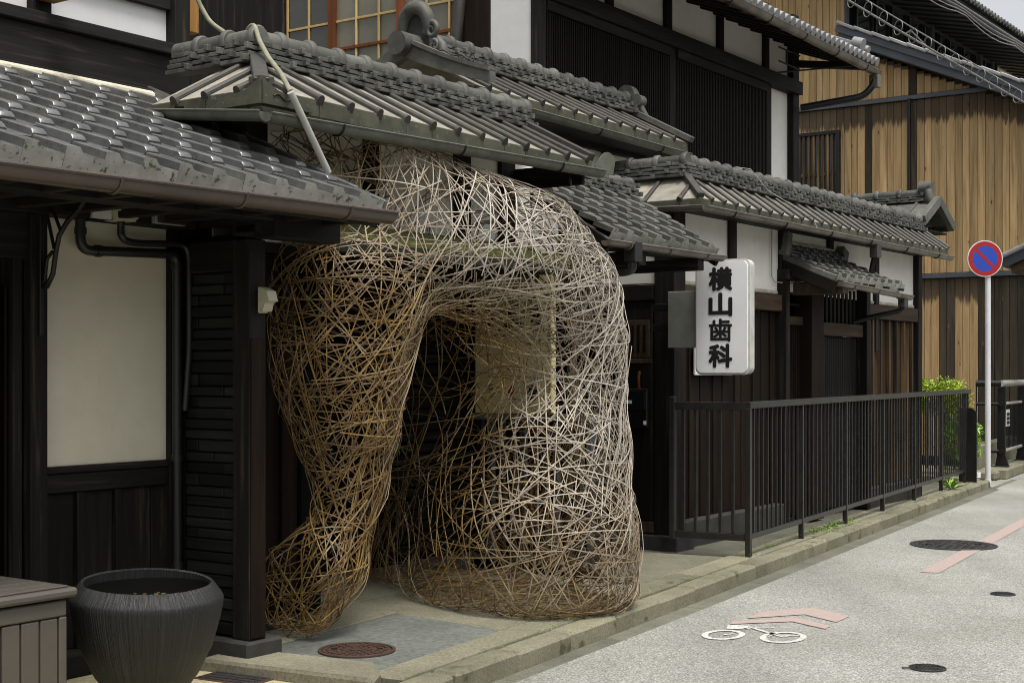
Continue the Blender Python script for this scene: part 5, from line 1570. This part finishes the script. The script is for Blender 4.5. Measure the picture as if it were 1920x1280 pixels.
# lattice window in the gable wall
lwn = box('lattice_window', M['glass_dark'], ch, (S0 - 0.045, S0 - 0.01), (9.48, 10.25), (4.15, 5.42))
box('window_frame', M['iron'], lwn, (S0 - 0.10, S0 - 0.01), (9.42, 9.48), (4.1, 5.48))
box('window_frame', M['iron'], lwn, (S0 - 0.10, S0 - 0.01), (9.48, 10.3), (5.42, 5.48))
for i in range(9):
    a = 9.53 + i * 0.085
    box('window_slat', M['worn'], lwn, (S0 - 0.09, S0 - 0.06), (a, a + 0.03), (4.15, 5.42))
box('window_rail', M['worn'], lwn, (S0 - 0.06, S0 - 0.046), (9.48, 10.25), (4.72, 4.78))
# upper storey with a band of windows facing the street
UV, UE = 9.4, 31.4
box('upper_wall', M['soffit'], ch, (S0 + 0.06, UE), (UV + 0.06, UV + 0.3), (6.6, 8.25))
edges = [23.1, 23.55, 24.45, 25.25, 26.15, 27.0, 27.9, 28.5, 29.35, 30.2, 30.8, 31.35]
for i, (a, b) in enumerate(zip(edges[:-1], edges[1:])):
    if b - a < 0.5: continue
    wn_ = box('upper_window', M['glass'], ch, (a + 0.05, b - 0.05), (UV + 0.02, UV + 0.05), (6.75, 8.05), bev=0)
    box('sash', M['iron'], wn_, (a + 0.05, a + 0.10), (UV - 0.02, UV + 0.018), (6.75, 8.05))
    box('sash', M['rail'], wn_, (a + 0.101, a + 0.125), (UV - 0.015, UV + 0.018), (6.75, 8.05), bev=0.002)
    box('sash', M['iron'], wn_, (b - 0.10, b - 0.05), (UV - 0.02, UV + 0.018), (6.75, 8.05))
for s_ in (23.1, 27.45, 30.5, 31.35):
    box('upper_post', M['steel_blue'], ch, (s_ - 0.07, s_ + 0.07), (UV - 0.06, UV + 0.06), (6.5, 8.2))
box('upper_head', M['soffit'], ch, (S0, UE), (UV - 0.04, UV + 0.06), (8.06, 8.2))
obj('upper_soffit', mesh('us', [BV(S0 - 0.6, 8.2, 7.86), BV(34.5, 8.2, 7.86), BV(34.5, 9.5, 8.16), BV(S0 - 0.6, 9.5, 8.16)], [[0, 1, 2, 3]]), M['soffit'], ch)
for i in range(26):
    s_ = S0 - 0.4 + i * 0.45
    beam('soffit_batten', M['soffit'], ch, BV(s_, 8.22, 7.845), BV(s_, 9.4, 8.115), 0.03, 0.03)
half_gutter('upper_gutter', M['iron'], ch, BV(S0 - 0.7, 8.14, 7.86), BV(34.6, 8.14, 7.86), 0.06)
beam('upper_fascia', M['steel_blue'], ch, BV(S0 - 0.7, 8.24, 7.97), BV(34.6, 8.24, 7.97), 0.05, 0.20)
obj('upper_roof_slab', mesh('urs', [BV(S0 - 0.7, 8.1, 8.07), BV(34.6, 8.1, 8.07), BV(34.6, 10.6, 8.9), BV(S0 - 0.7, 10.6, 8.9)], [[0, 1, 2, 3]]), M['tile_old'], ch)
for i in range(56):
    s_ = S0 - 0.6 + i * 0.2
    k_ = 'uround'
    if k_ not in CACHE:
        CACHE[k_] = tube_mesh([(0, 0, 0), (0, 1.2, 0)], 0.055, 8)
    obj('eave_tile', CACHE[k_], M['tile_old'], ch, BF @ T((s_, 8.08, 8.09)) @ Matrix.Rotation(math.atan2(0.83, 2.5), 4, 'X'))
tube('roof_rod', M['rail'], ch, [(24.6, 8.9, 7.35), (24.65, 8.8, 7.42), (25.6, 8.2, 6.6)], 0.018, 6, BF)
# eave of the same house low at the right edge
beam('side_eave', M['tile_pale'], ch, BV(20.2, 5.42, 3.05), BV(20.2, 4.6, 3.22), 0.5, 0.07) if False else None
se = thing('neighbour_eave', 'pale tiled porch eave tip at the right edge beside the round sign', 'eave', KV(16.5, 1.3, 2.4))
SEa = BV(20.9, 5.0, 0)
def sp(s, v, z): return BV(s, v, z)
beam('eave_tile_row', M['tile_pale'], se, sp(21.0, 6.16, 3.00), sp(21.0, 4.5, 3.70), 0.6, 0.06, 0.015)
beam('eave_fascia', M['steel_blue'], se, sp(21.05, 6.08, 2.93), sp(21.05, 4.5, 3.60), 0.5, 0.12)
beam('eave_soffit', M['brown_x'], se, sp(21.1, 5.98, 2.84), sp(21.1, 4.5, 3.45), 0.4, 0.10)
beam('eave_post', M['char'], se, sp(21.1, 5.0, -0.1), sp(21.1, 5.0, 3.15), 0.12, 0.12, up=Vector((1, 0, 0)))

# cream house far behind
cw = thing('cream_house', 'distant cream wall with a black bent pipe under the far eave', 'house', BV(40, 9, 0))
box('wall', M['cream_wall'], cw, (37, 46), (9.0, 9.5), (-0.1, 9.3))
box('wall', M['cream_wall'], cw, (37, 37.4), (9.5, 14), (-0.1, 9.3))
box('roof', M['tile_old'], cw, (36.5, 46.5), (8.9, 14.5), (9.3, 9.42))
tube('bent_pipe', M['iron'], ch, round_path([(34.2, 8.2, 7.98), (34.2, 8.25, 7.8), (34.2, 8.9, 7.72), (34.2, 8.95, 6.5)], 0.2), 0.07, 10, BF)

# ------------------------------------------------------------------ overhead cables
def cable_bundle(name, label, a, b, sag, gap, rings, r=0.012):
    t = thing(name, label, 'cable', a)
    n_ = 24
    def at_(f, dz=0.0):
        p = Vector(a).lerp(Vector(b), f)
        p.z += dz - sag * 4 * f * (1 - f)
        return p
    obj('carrier_wire', tube_mesh([at_(k / n_) for k in range(n_ + 1)], r, 6), M['cable'], t)
    obj('main_cable', tube_mesh([at_(k / n_, -gap) for k in range(n_ + 1)], r * 1.6, 6), M['cable'], t)
    d = (Vector(b) - Vector(a)).normalized()
    side = Vector((0, 0, 1)).cross(d).normalized()
    for i in range(rings):
        f = (i + 0.5) / rings
        c = at_(f, -gap * 0.75)
        pts = []
        for k in range(13):
            an_ = 2 * math.pi * k / 12
            pts.append(c + Vector((0, 0, 1)) * (gap * 0.66 * math.cos(an_)) + side * (gap * 0.66 * math.sin(an_)) + d * (0.05 * math.sin(an_)))
        obj('cable_ring', tube_mesh(pts, r * 0.7, 5, caps=False), M['cable'], t)
    return t
cable_bundle('overhead_cable', 'overhead cable with ring hangers crossing before the far windows', Vector((2.520, 16.000, 6.463)), Vector((9.280, 22.500, 5.129)), 0.05, 0.14, 26, 0.009)
c2 = thing('overhead_wire', 'bundle of grey wires along the far dark eave', 'cable', Vector((5.827, 21.000, 7.180)))
for j in range(4):
    a, b = Vector((5.748, 21.000, 7.353 - 0.039 * j)), Vector((9.749, 25.000, 6.640 - 0.028 * j))
    n_ = 20
    obj('wire', tube_mesh([a.lerp(b, k / n_) - Vector((0, 0, 0.04 * j * abs(math.sin(k / n_ * math.pi * 3)))) for k in range(n_ + 1)], 0.008 + 0.005 * (j == 0), 6), M['cable'], c2)

# white conduit and hose over the entrance roof
cd = thing('roof_conduit', 'pale hose running over the ridge into a white conduit by the left roof', 'conduit', BV(5.5, 5.15, 2.4))
tube('hose', M['conduit_old'], cd, round_path([(5.53, 6.10, 3.72), (5.53, 6.10, 3.50), (5.58, 6.05, 3.37), (5.60, 5.90, 3.27), (5.50, 5.68, 3.20), (5.37, 5.52, 3.222), (5.335, 5.44, 3.222), (5.30, 5.37, 3.12), (5.19, 5.19, 2.985), (5.08, 5.00, 2.87), (4.955, 4.81, 2.735)], 0.05), 0.013, 10, BF)
tube('conduit', M['conduit'], cd, [(4.945, 4.80, 2.73), (5.21, 4.80, 2.375)], 0.0175, 12, BF)
wc = thing('roof_wire', 'thin white wire lying down the long wall roof', 'wire', BV(11.7, 5.3, 2.8))
tube('wire', M['conduit'], wc, [(11.2, 5.55, 3.16), (11.3, 5.46, 3.15), (11.45, 5.36, 2.97), (11.7, 5.25, 2.86), (11.95, 5.16, 2.76), (11.96, 5.12, 2.66)], 0.0035, 6, BF)
wc2 = thing('wall_wire', 'thin grey wire hanging down the white wall beside the gate canopy', 'wire', BV(11.9, 5.49, 2.2))
tube('wire', M['conduit'], wc2, [(11.80, 5.49, 2.66), (11.80, 5.49, 2.25), (11.84, 5.485, 2.20), (12.05, 5.44, 2.19), (12.3, 5.40, 2.22)], 0.006, 6, BF)

# ------------------------------------------------------------------ unseen houses added across the street to block low sky light
for i, (k0, k1, hh) in enumerate(((-13.5, -6.2, 3.3), (-6.1, 1.2, 3.5), (1.3, 8.2, 3.2), (8.3, 16.5, 3.4))):
    oh = thing('added_blocker_house', ('unseen grey plaster house added behind the viewer to block low sky light', 'unseen timber house added right of the viewer to block low sky light', 'unseen low house added facing the railing to block low sky light', 'unseen last house added facing the guard rail to block low sky light')[i], 'house', KV((k0 + k1) / 2, -7.4, -0.1), 'added light blocking houses')
    box('wall', M['cedar_dark'] if i % 2 else M['mortar'], oh, (k0, k1), (-10.7, -7.1), (-0.1, hh), KF)
    rf = box('roof', M['tile_old'], oh, (k0 - 0.05, k1 + 0.05), (-10.8, -6.5), (hh + 0.25, hh + 0.4), KF, rot=R(-8, 'X'))
    box('door', M['brown'], oh, (k0 + 1.0, k0 + 2.6), (-7.1, -7.06), (-0.1, 2.0), KF)
    for j in range(2):
        wn3 = box('window', M['glass_dark'], oh, (k0 + 3.2 + j * 1.9, k0 + 4.6 + j * 1.9), (-7.095, -7.06), (0.9, 2.1), KF)
        box('window_frame', M['char'], wn3, (k0 + 3.1 + j * 1.9, k0 + 4.7 + j * 1.9), (-7.10, -7.04), (2.1, 2.2), KF)

# ------------------------------------------------------------------ plants
def leaf_cloud(name, mat, parent, pts, size, spread=0.35, kind=None):
    """many small folded leaves around the given points"""
    vs, fs = [], []
    for p in pts:
        L = size * random.uniform(0.7, 1.3); W = L * 0.42
        m_ = T(p) @ R(random.uniform(0, 360), 'Z') @ R(random.uniform(-70, 50), 'X') @ R(random.uniform(-40, 40), 'Y')
        b = len(vs)
        vs += [m_ @ Vector(q) for q in ((0, 0, 0), (W / 2, L * 0.45, 0.12 * L), (0, L, 0), (-W / 2, L * 0.45, 0.12 * L), (0, L * 0.5, -0.02 * L))]
        fs += [[b, b + 1, b + 4], [b + 1, b + 2, b + 4], [b + 2, b + 3, b + 4], [b + 3, b, b + 4]]
    o = obj(name, mesh(name, vs, fs), mat, parent)
    if kind: o['kind'] = kind
    return o
def bumpy_points(n, c, ext, F):
    out = []
    while len(out) < n:
        x, y, z = (random.uniform(-1, 1) for _ in range(3))
        q = x * x + y * y + z * z
        if 0.35 < q < 1 + 0.25 * math.sin(7 * x + 3) * math.sin(6 * y):
            out.append(F @ Vector((c[0] + x * ext[0], c[1] + y * ext[1], c[2] + z * ext[2])))
    return out
hd = thing('clipped_hedge', 'yellow green hedge top showing over the far end of the railing', 'hedge', KV(13.2, 1.2, 0))
pts = []
for i in range(9):
    pts += bumpy_points(900, (13.05 + 0.03 * i, 0.78 + 0.13 * i, 1.03 + 0.04 * math.sin(i * 2.1)), (0.28, 0.22, 0.24), KF)
random.shuffle(pts)
leaf_cloud('foliage', M['leaf_yellow'], hd, pts[:6000], 0.05)
leaf_cloud('inner_foliage', M['leaf'], hd, pts[6000:], 0.055)
for i in range(9):
    tube('stem', M['twig'], hd, [KV(13.05 + .03 * i, .78 + .13 * i, -0.02), KV(13.07 + .03 * i, .80 + .13 * i, 1.0)], 0.015, 6)
sh_ = thing('leafy_shrub', 'fresh green leafy shrub beside the white sign pole', 'shrub', KV(12.9, 0.85, 0))
pts = bumpy_points(420, (12.85, 0.62, 0.48), (0.20, 0.26, 0.34), KF)
leaf_cloud('foliage', M['leaf'], sh_, pts, 0.10)
pts = bumpy_points(150, (12.85, 0.66, 0.95), (0.16, 0.20, 0.24), KF)
leaf_cloud('top_foliage', M['leaf_orange'], sh_, pts[:40], 0.05)
leaf_cloud('top_foliage', M['leaf_yellow'], sh_, pts[40:], 0.05)
for i in range(5):
    a = random.uniform(-.1, .1)
    tube('stem', M['twig'], sh_, [KV(12.85 + a, 0.64, 0.0), KV(12.85 + 1.5 * a, 0.64 + a, 0.6), KV(12.85 + a, 0.66 + a, 1.05)], 0.010, 6)
pl3 = thing('roadside_plant', 'bright green weed plant at the railing foot near the far end', 'plant', KV(9.75, 0.12, 0))
for i in range(16):
    a = random.uniform(0, 6.28); L = random.uniform(0.12, 0.24); t_ = random.uniform(0.4, 1.1)
    d = Vector((math.cos(a) * math.cos(t_), math.sin(a) * math.cos(t_), math.sin(t_)))
    p0 = Vector((9.75, 0.14, 0.0)); w_ = Vector((-math.sin(a), math.cos(a), 0)) * 0.022
    p1 = p0 + d * L * 0.55; p2 = p0 + d * L - Vector((0, 0, L * 0.15))
    obj('blade', mesh('blade', [KF @ q for q in (p0, p1 - w_, p2, p1 + w_)], [[0, 1, 2, 3]]), M['leaf'], pl3)
def weeds(name, label, k0, k1, w0, w1, n_, size, mat):
    pts = []
    cs = [(random.uniform(k0, k1), random.uniform(w0, w1)) for _ in range(max(3, n_ // 14))]
    for i in range(n_):
        c = random.choice(cs)
        pts.append(KV(c[0] + random.gauss(0, 0.045), c[1] + random.gauss(0, 0.02), random.uniform(-0.005, 0.03)))
    vs = leaf_cloud(name, mat, None, pts, size)
    tag(vs, label, 'weeds', kind='stuff')
weeds('kerb_weeds', 'low green weeds along the kerb under the railing', 4.3, 5.9, 0.16, 0.30, 420, 0.022, M['leaf'])
weeds('kerb_moss', 'moss and tiny weeds at the railing corner foot', 2.6, 4.3, 0.15, 0.32, 150, 0.013, M['leaf'])
weeds('joint_moss', 'moss in the long joint behind the kerb stones', -2.0, 2.7, 0.157, 0.161, 260, 0.009, M['leaf'])
weeds('slab_moss', 'thin green moss in the joint beside the blue grey slab', -1.9, -0.5, 0.372, 0.378, 60, 0.008, M['leaf'])
weeds('end_weeds', 'green weeds between the railing end and the concrete base', 10.3, 12.0, 0.35, 0.7, 160, 0.05, M['leaf'])

# ------------------------------------------------------------------ woven bamboo sculpture
np.random.seed(5)
rng = np.random.default_rng(11)
# centre lines of the tubes: x, y, z, radius
bell = [(0.209, 8.460, 0.144, 0.530), (0.203, 8.470, 0.428, 0.530), (0.275, 8.520, 0.902, 0.410), (0.365, 8.550, 1.317, 0.300), (0.359, 8.550, 1.573, 0.310), (0.249, 8.520, 1.828, 0.380), (0.048, 8.450, 2.046, 0.410), (-0.192, 8.380, 2.129, 0.380)]
back = [(-0.469, 9.620, -0.028, 0.520), (-0.471, 9.660, 0.835, 0.500), (-0.415, 9.620, 1.378, 0.480), (-0.239, 9.100, 1.857, 0.420)]
mid_ = [(-0.151, 8.920, 0.042, 0.530), (-0.101, 9.020, 0.534, 0.490), (-0.035, 9.220, 1.034, 0.450), (-0.018, 9.400, 1.449, 0.420), (-0.034, 9.000, 1.852, 0.400)]
crot = [(-0.301, 8.180, 2.020, 0.270), (-0.496, 8.020, 2.044, 0.300)]
span = [(-0.219, 8.360, 2.140, 0.380), (-0.812, 8.020, 2.368, 0.410), (-1.097, 7.800, 2.421, 0.340)]
legc = [(-0.808, 7.980, 2.280, 0.410), (-0.921, 7.800, 1.792, 0.425), (-0.946, 7.740, 1.412, 0.375), (-0.893, 7.680, 1.095, 0.265), (-0.874, 7.640, 0.810, 0.180), (-0.898, 7.600, 0.613, 0.150), (-1.006, 7.540, 0.365, 0.215), (-1.157, 7.490, 0.218, 0.262)]
def cones(nodes, P):
    d = np.full(len(P), 9.0)
    for a, b in zip(nodes[:-1], nodes[1:]):
        a_, b_ = np.array(a[:3]), np.array(b[:3])
        ab = b_ - a_
        t = np.clip(((P - a_) @ ab) / (ab @ ab), 0, 1)
        q = np.linalg.norm(P - (a_ + t[:, None] * ab), axis=1) - (a[3] + t * (b[3] - a[3]))
        h = np.clip(0.5 + 0.5 * (d - q) / 0.08, 0, 1)
        d = d * (1 - h) + q * h - 0.08 * h * (1 - h)
    return d
def smin(a, b, k):
    h = np.clip(0.5 + 0.5 * (b - a) / k, 0, 1)
    return b * (1 - h) + a * h - k * h * (1 - h)
def smax(a, b, k): return -smin(-a, -b, k)
def sdf(P):
    d = smin(smin(smin(smin(smin(cones(bell, P), cones(mid_, P), 0.42), cones(back, P), 0.34), cones(span, P), 0.14), cones(legc, P), 0.14), cones(crot, P), 0.16)
    s = SA * P[:, 0] + CA * P[:, 1]; v = -CA * P[:, 0] + SA * P[:, 1]
    vlim = 5.45 + 1.2 * np.clip((s - 5.85) / 0.25, 0, 1) * np.clip((2.02 - P[:, 2]) / 0.25, 0, 1)
    d = smax(d, v - vlim, 0.06)
    d = smax(d, 5.39 - s, 0.05)
    d = smax(d, s - 7.98, 0.05)
    d = smax(d, 0.015 - P[:, 2], 0.10)
    rz = 2.64 + 0.5 * (v - 4.9) - 0.03          # stay under the eave of the entrance roof
    d = smax(d, P[:, 2] - rz, 0.05)
    return d
def grad(P):
    e = 0.004
    g = np.stack([(sdf(P + np.eye(3)[i] * e) - sdf(P - np.eye(3)[i] * e)) for i in range(3)], 1)
    return g / (np.linalg.norm(g, axis=1)[:, None] + 1e-9)
def project(P, off, it=3):
    for _ in range(it):
        P = P - (sdf(P) - off)[:, None] * grad(P)
    return P
def make_strips(n, lo, hi, bias=None):
    box0 = np.array([-1.75, 7.0, 0.0]); box1 = np.array([1.0, 9.7, 2.8])
    out = []
    while sum(len(o) for o in out) < n:
        P = rng.uniform(box0, box1, (60000, 3))
        P = P[np.abs(sdf(P)) < 0.02]
        if bias is not None:
            P = P[rng.random(len(P)) < bias(P)]
        out.append(P)
    P = np.concatenate(out)
    P = P[rng.permutation(len(P))[:n]]
    off = rng.normal(0, 0.010, n)
    P = project(P, off)
    nn = grad(P)
    rnd = rng.normal(size=(n, 3))
    D = rnd - (rnd * nn).sum(1)[:, None] * nn
    D /= np.linalg.norm(D, axis=1)[:, None]
    # three families of strips crossing like a triangular lattice, with a free minority
    hz = np.cross(np.array([0.0, 0.0, 1.0]), nn)
    ok = np.linalg.norm(hz, axis=1) > 0.25
    hz[ok] /= np.linalg.norm(hz[ok], axis=1)[:, None]
    ang = np.radians(np.array([8.0, 62.0, 118.0])[rng.integers(0, 3, n)] + rng.normal(0, 13, n))
    lat = hz * np.cos(ang)[:, None] + np.cross(nn, hz) * np.sin(ang)[:, None]
    lat *= np.where(rng.random(n) < 0.5, 1, -1)[:, None]
    use = ok & (rng.random(n) < 0.78)
    D[use] = lat[use]
    L = rng.uniform(lo, hi, n)
    K = 13
    pts = [P]
    for k in range(K - 1):
        P = P + D * (L / (K - 1))[:, None]
        P2 = project(P, off, 2)
        nn = grad(P2)
        D = D + 0.85 * (P2 - P) / (L / (K - 1))[:, None]
        D = D - (D * nn).sum(1)[:, None] * nn
        D /= np.linalg.norm(D, axis=1)[:, None] + 1e-9
        P = P2
        pts.append(P)
    pts = np.stack(pts, 1)                 # n, K, 3
    nrm = grad(pts.reshape(-1, 3)).reshape(n, K, 3)
    return pts, nrm
def upper(P):
    # open weave: close on the street side and the crown, thin on the side turned to the house
    g = grad(P)
    inward = -CA * g[:, 0] + SA * g[:, 1]
    w = np.where(P[:, 2] > 1.5, 1.0, 0.85)
    s = SA * P[:, 0] + CA * P[:, 1]
    w = np.where((s < 6.25) & (P[:, 2] < 1.7), 1.15 * w, w)
    w = 0.66 * w * np.clip(1.0 - 1.15 * np.clip(inward + 0.15, 0, 1), 0.10, 1)
    v = -CA * P[:, 0] + SA * P[:, 1]
    w = np.where((v > 5.15) & (s > 6.85) & (P[:, 2] > 0.85), 0.30 * w, w)
    return np.where((v > 5.25) & (P[:, 2] > 2.0), 0.05, np.where(P[:, 2] > 2.2, 0.50 * w, w))
def even_pick(pts, nrm, n, occ, vox=0.055):
    """keep n strips so that the net stays even: a strip is taken where few others run yet"""
    cells = np.floor(pts / vox).astype(int)
    want = np.stack([upper(pts[:, k]) for k in range(0, pts.shape[1], 3)], 1).mean(1)
    keys = [[tuple(c) for c in row] for row in cells]
    left = list(range(len(pts))); took = []
    level = 0.35
    while len(took) < n and left and level < 9:
        rest = []
        for i in left:
            if len(took) >= n: break
            if np.mean([occ.get(c, 0) for c in keys[i]]) <= level * want[i]:
                took.append(i)
                for c in set(keys[i]): occ[c] = occ.get(c, 0) + 1
            else: rest.append(i)
        left = rest
        level += 0.35
    return pts[took], nrm[took]
OCC = {}
pb_, nb_ = even_pick(*make_strips(420, 1.1, 1.8, upper), 190, OCC)
pa, na = even_pick(*make_strips(3400, 0.45, 1.20, upper), 1340, OCC)
def strip_geo(pts, nrm, w, th):
    K = len(pts)
    t = np.gradient(pts, axis=0); t /= np.linalg.norm(t, axis=1)[:, None] + 1e-9
    b = np.cross(nrm, t); b /= np.linalg.norm(b, axis=1)[:, None] + 1e-9
    c = np.stack([pts - b * w / 2 - nrm * th / 2, pts + b * w / 2 - nrm * th / 2, pts + b * w / 2 + nrm * th / 2, pts - b * w / 2 + nrm * th / 2], 1).reshape(-1, 3)
    f = []
    for k in range(K - 1):
        for j in range(4):
            f.append([4 * k + j, 4 * k + (j + 1) % 4, 4 * k + 4 + (j + 1) % 4, 4 * k + 4 + j])
    f.append([3, 2, 1, 0]); f.append([4 * K - 4 + j for j in range(4)])
    return c, f
sculp = thing('bamboo_sculpture', 'large two legged woven bamboo sculpture bulging out over the footway', 'sculpture', (-0.3, 8.2, 0.0))
strips = []
for P_, N_ in ((pa, na), (pb_, nb_)):
    for i in range(len(P_)): strips.append((P_[i], N_[i]))
camp = np.array([0, 0, 1.4])
score = []
for p, n_ in strips:
    vd = camp - p; vd /= np.linalg.norm(vd, axis=1)[:, None]
    L = np.linalg.norm(np.diff(p, axis=0), axis=1).sum()
    score.append(L * max(0, (vd * n_).sum(1).mean()) / np.linalg.norm(p.mean(0) - camp))
order = np.argsort(-np.array(score))
single = set(order[:290].tolist())
def weather_light_of(p, nrm):
    # bleaching plus painted light: grey outside the eaves and skyward, gold in shade
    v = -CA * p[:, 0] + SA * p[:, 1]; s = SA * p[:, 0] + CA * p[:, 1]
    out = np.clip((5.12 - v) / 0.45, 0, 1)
    shade_mask = np.clip((6.45 - s) / 0.7, 0, 1) * np.clip((2.2 - p[:, 2]) / 0.4, 0, 1)
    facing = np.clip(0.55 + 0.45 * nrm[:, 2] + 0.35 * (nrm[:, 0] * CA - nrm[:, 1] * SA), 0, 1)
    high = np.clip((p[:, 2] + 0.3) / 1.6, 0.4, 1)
    return np.clip((0.05 + 1.15 * out * facing * high) * (1 - 0.85 * shade_mask), 0, 1)
bigv, bigf, bigw, bigt = [], [], [], []
nv = 0
def setattrs(me, w, t):
    for nm, val in (('weather_light', w), ('tone', t)):
        a = me.attributes.new(nm, 'FLOAT', 'POINT')
        a.data.foreach_set('value', np.asarray(val, dtype=np.float32))
for i, (p, n_) in enumerate(strips):
    wd = rng.uniform(0.0044, 0.0064); th_ = rng.uniform(0.0026, 0.0036)
    c, f = strip_geo(p, n_, wd, th_)
    wv = np.repeat(np.clip(weather_light_of(p, n_) + rng.normal(0, 0.14), 0, 1), 4)
    tv = np.full(len(c), rng.random())
    if i in single:
        me = bpy.data.meshes.new('strip')
        me.from_pydata(c.tolist(), [], f); me.update()
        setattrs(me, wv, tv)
        obj('bamboo_strip', me, M['bamboo'], sculp)
    else:
        bigv.append(c); bigf += [[a + nv for a in q] for q in f]; bigw.append(wv); bigt.append(tv)
        nv += len(c)
me = bpy.data.meshes.new('weave')
me.from_pydata(np.concatenate(bigv).tolist(), [], bigf); me.update()
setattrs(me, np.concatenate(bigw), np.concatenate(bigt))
o = obj('bamboo_weave', me, M['bamboo'], sculp); o['kind'] = 'stuff'
# loose sticks fanning out of the open upper end under the eave
for i in range(46):
    s0 = random.uniform(5.55, 6.3); z0 = random.uniform(2.36, 2.62)
    a = BV(s0, random.uniform(5.30, 5.44), z0)
    b = a + (BF.to_3x3() @ Vector((random.uniform(-0.42, -0.1), random.uniform(-0.05, 0.03), random.uniform(-0.14, 0.16))))
    P_ = np.array([list(a.lerp(b, k / 3)) for k in range(4)])
    if (BF.inverted() @ b).x < 5.42 or b.z > 2.68: continue
    c, f = strip_geo(P_, np.tile(np.array([CA, -SA, 0.0]), (4, 1)), 0.009, 0.005)
    me = bpy.data.meshes.new('strip'); me.from_pydata(c.tolist(), [], f); me.update()
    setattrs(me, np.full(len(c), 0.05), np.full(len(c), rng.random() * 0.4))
    obj('loose_strip', me, M['bamboo'], sculp)
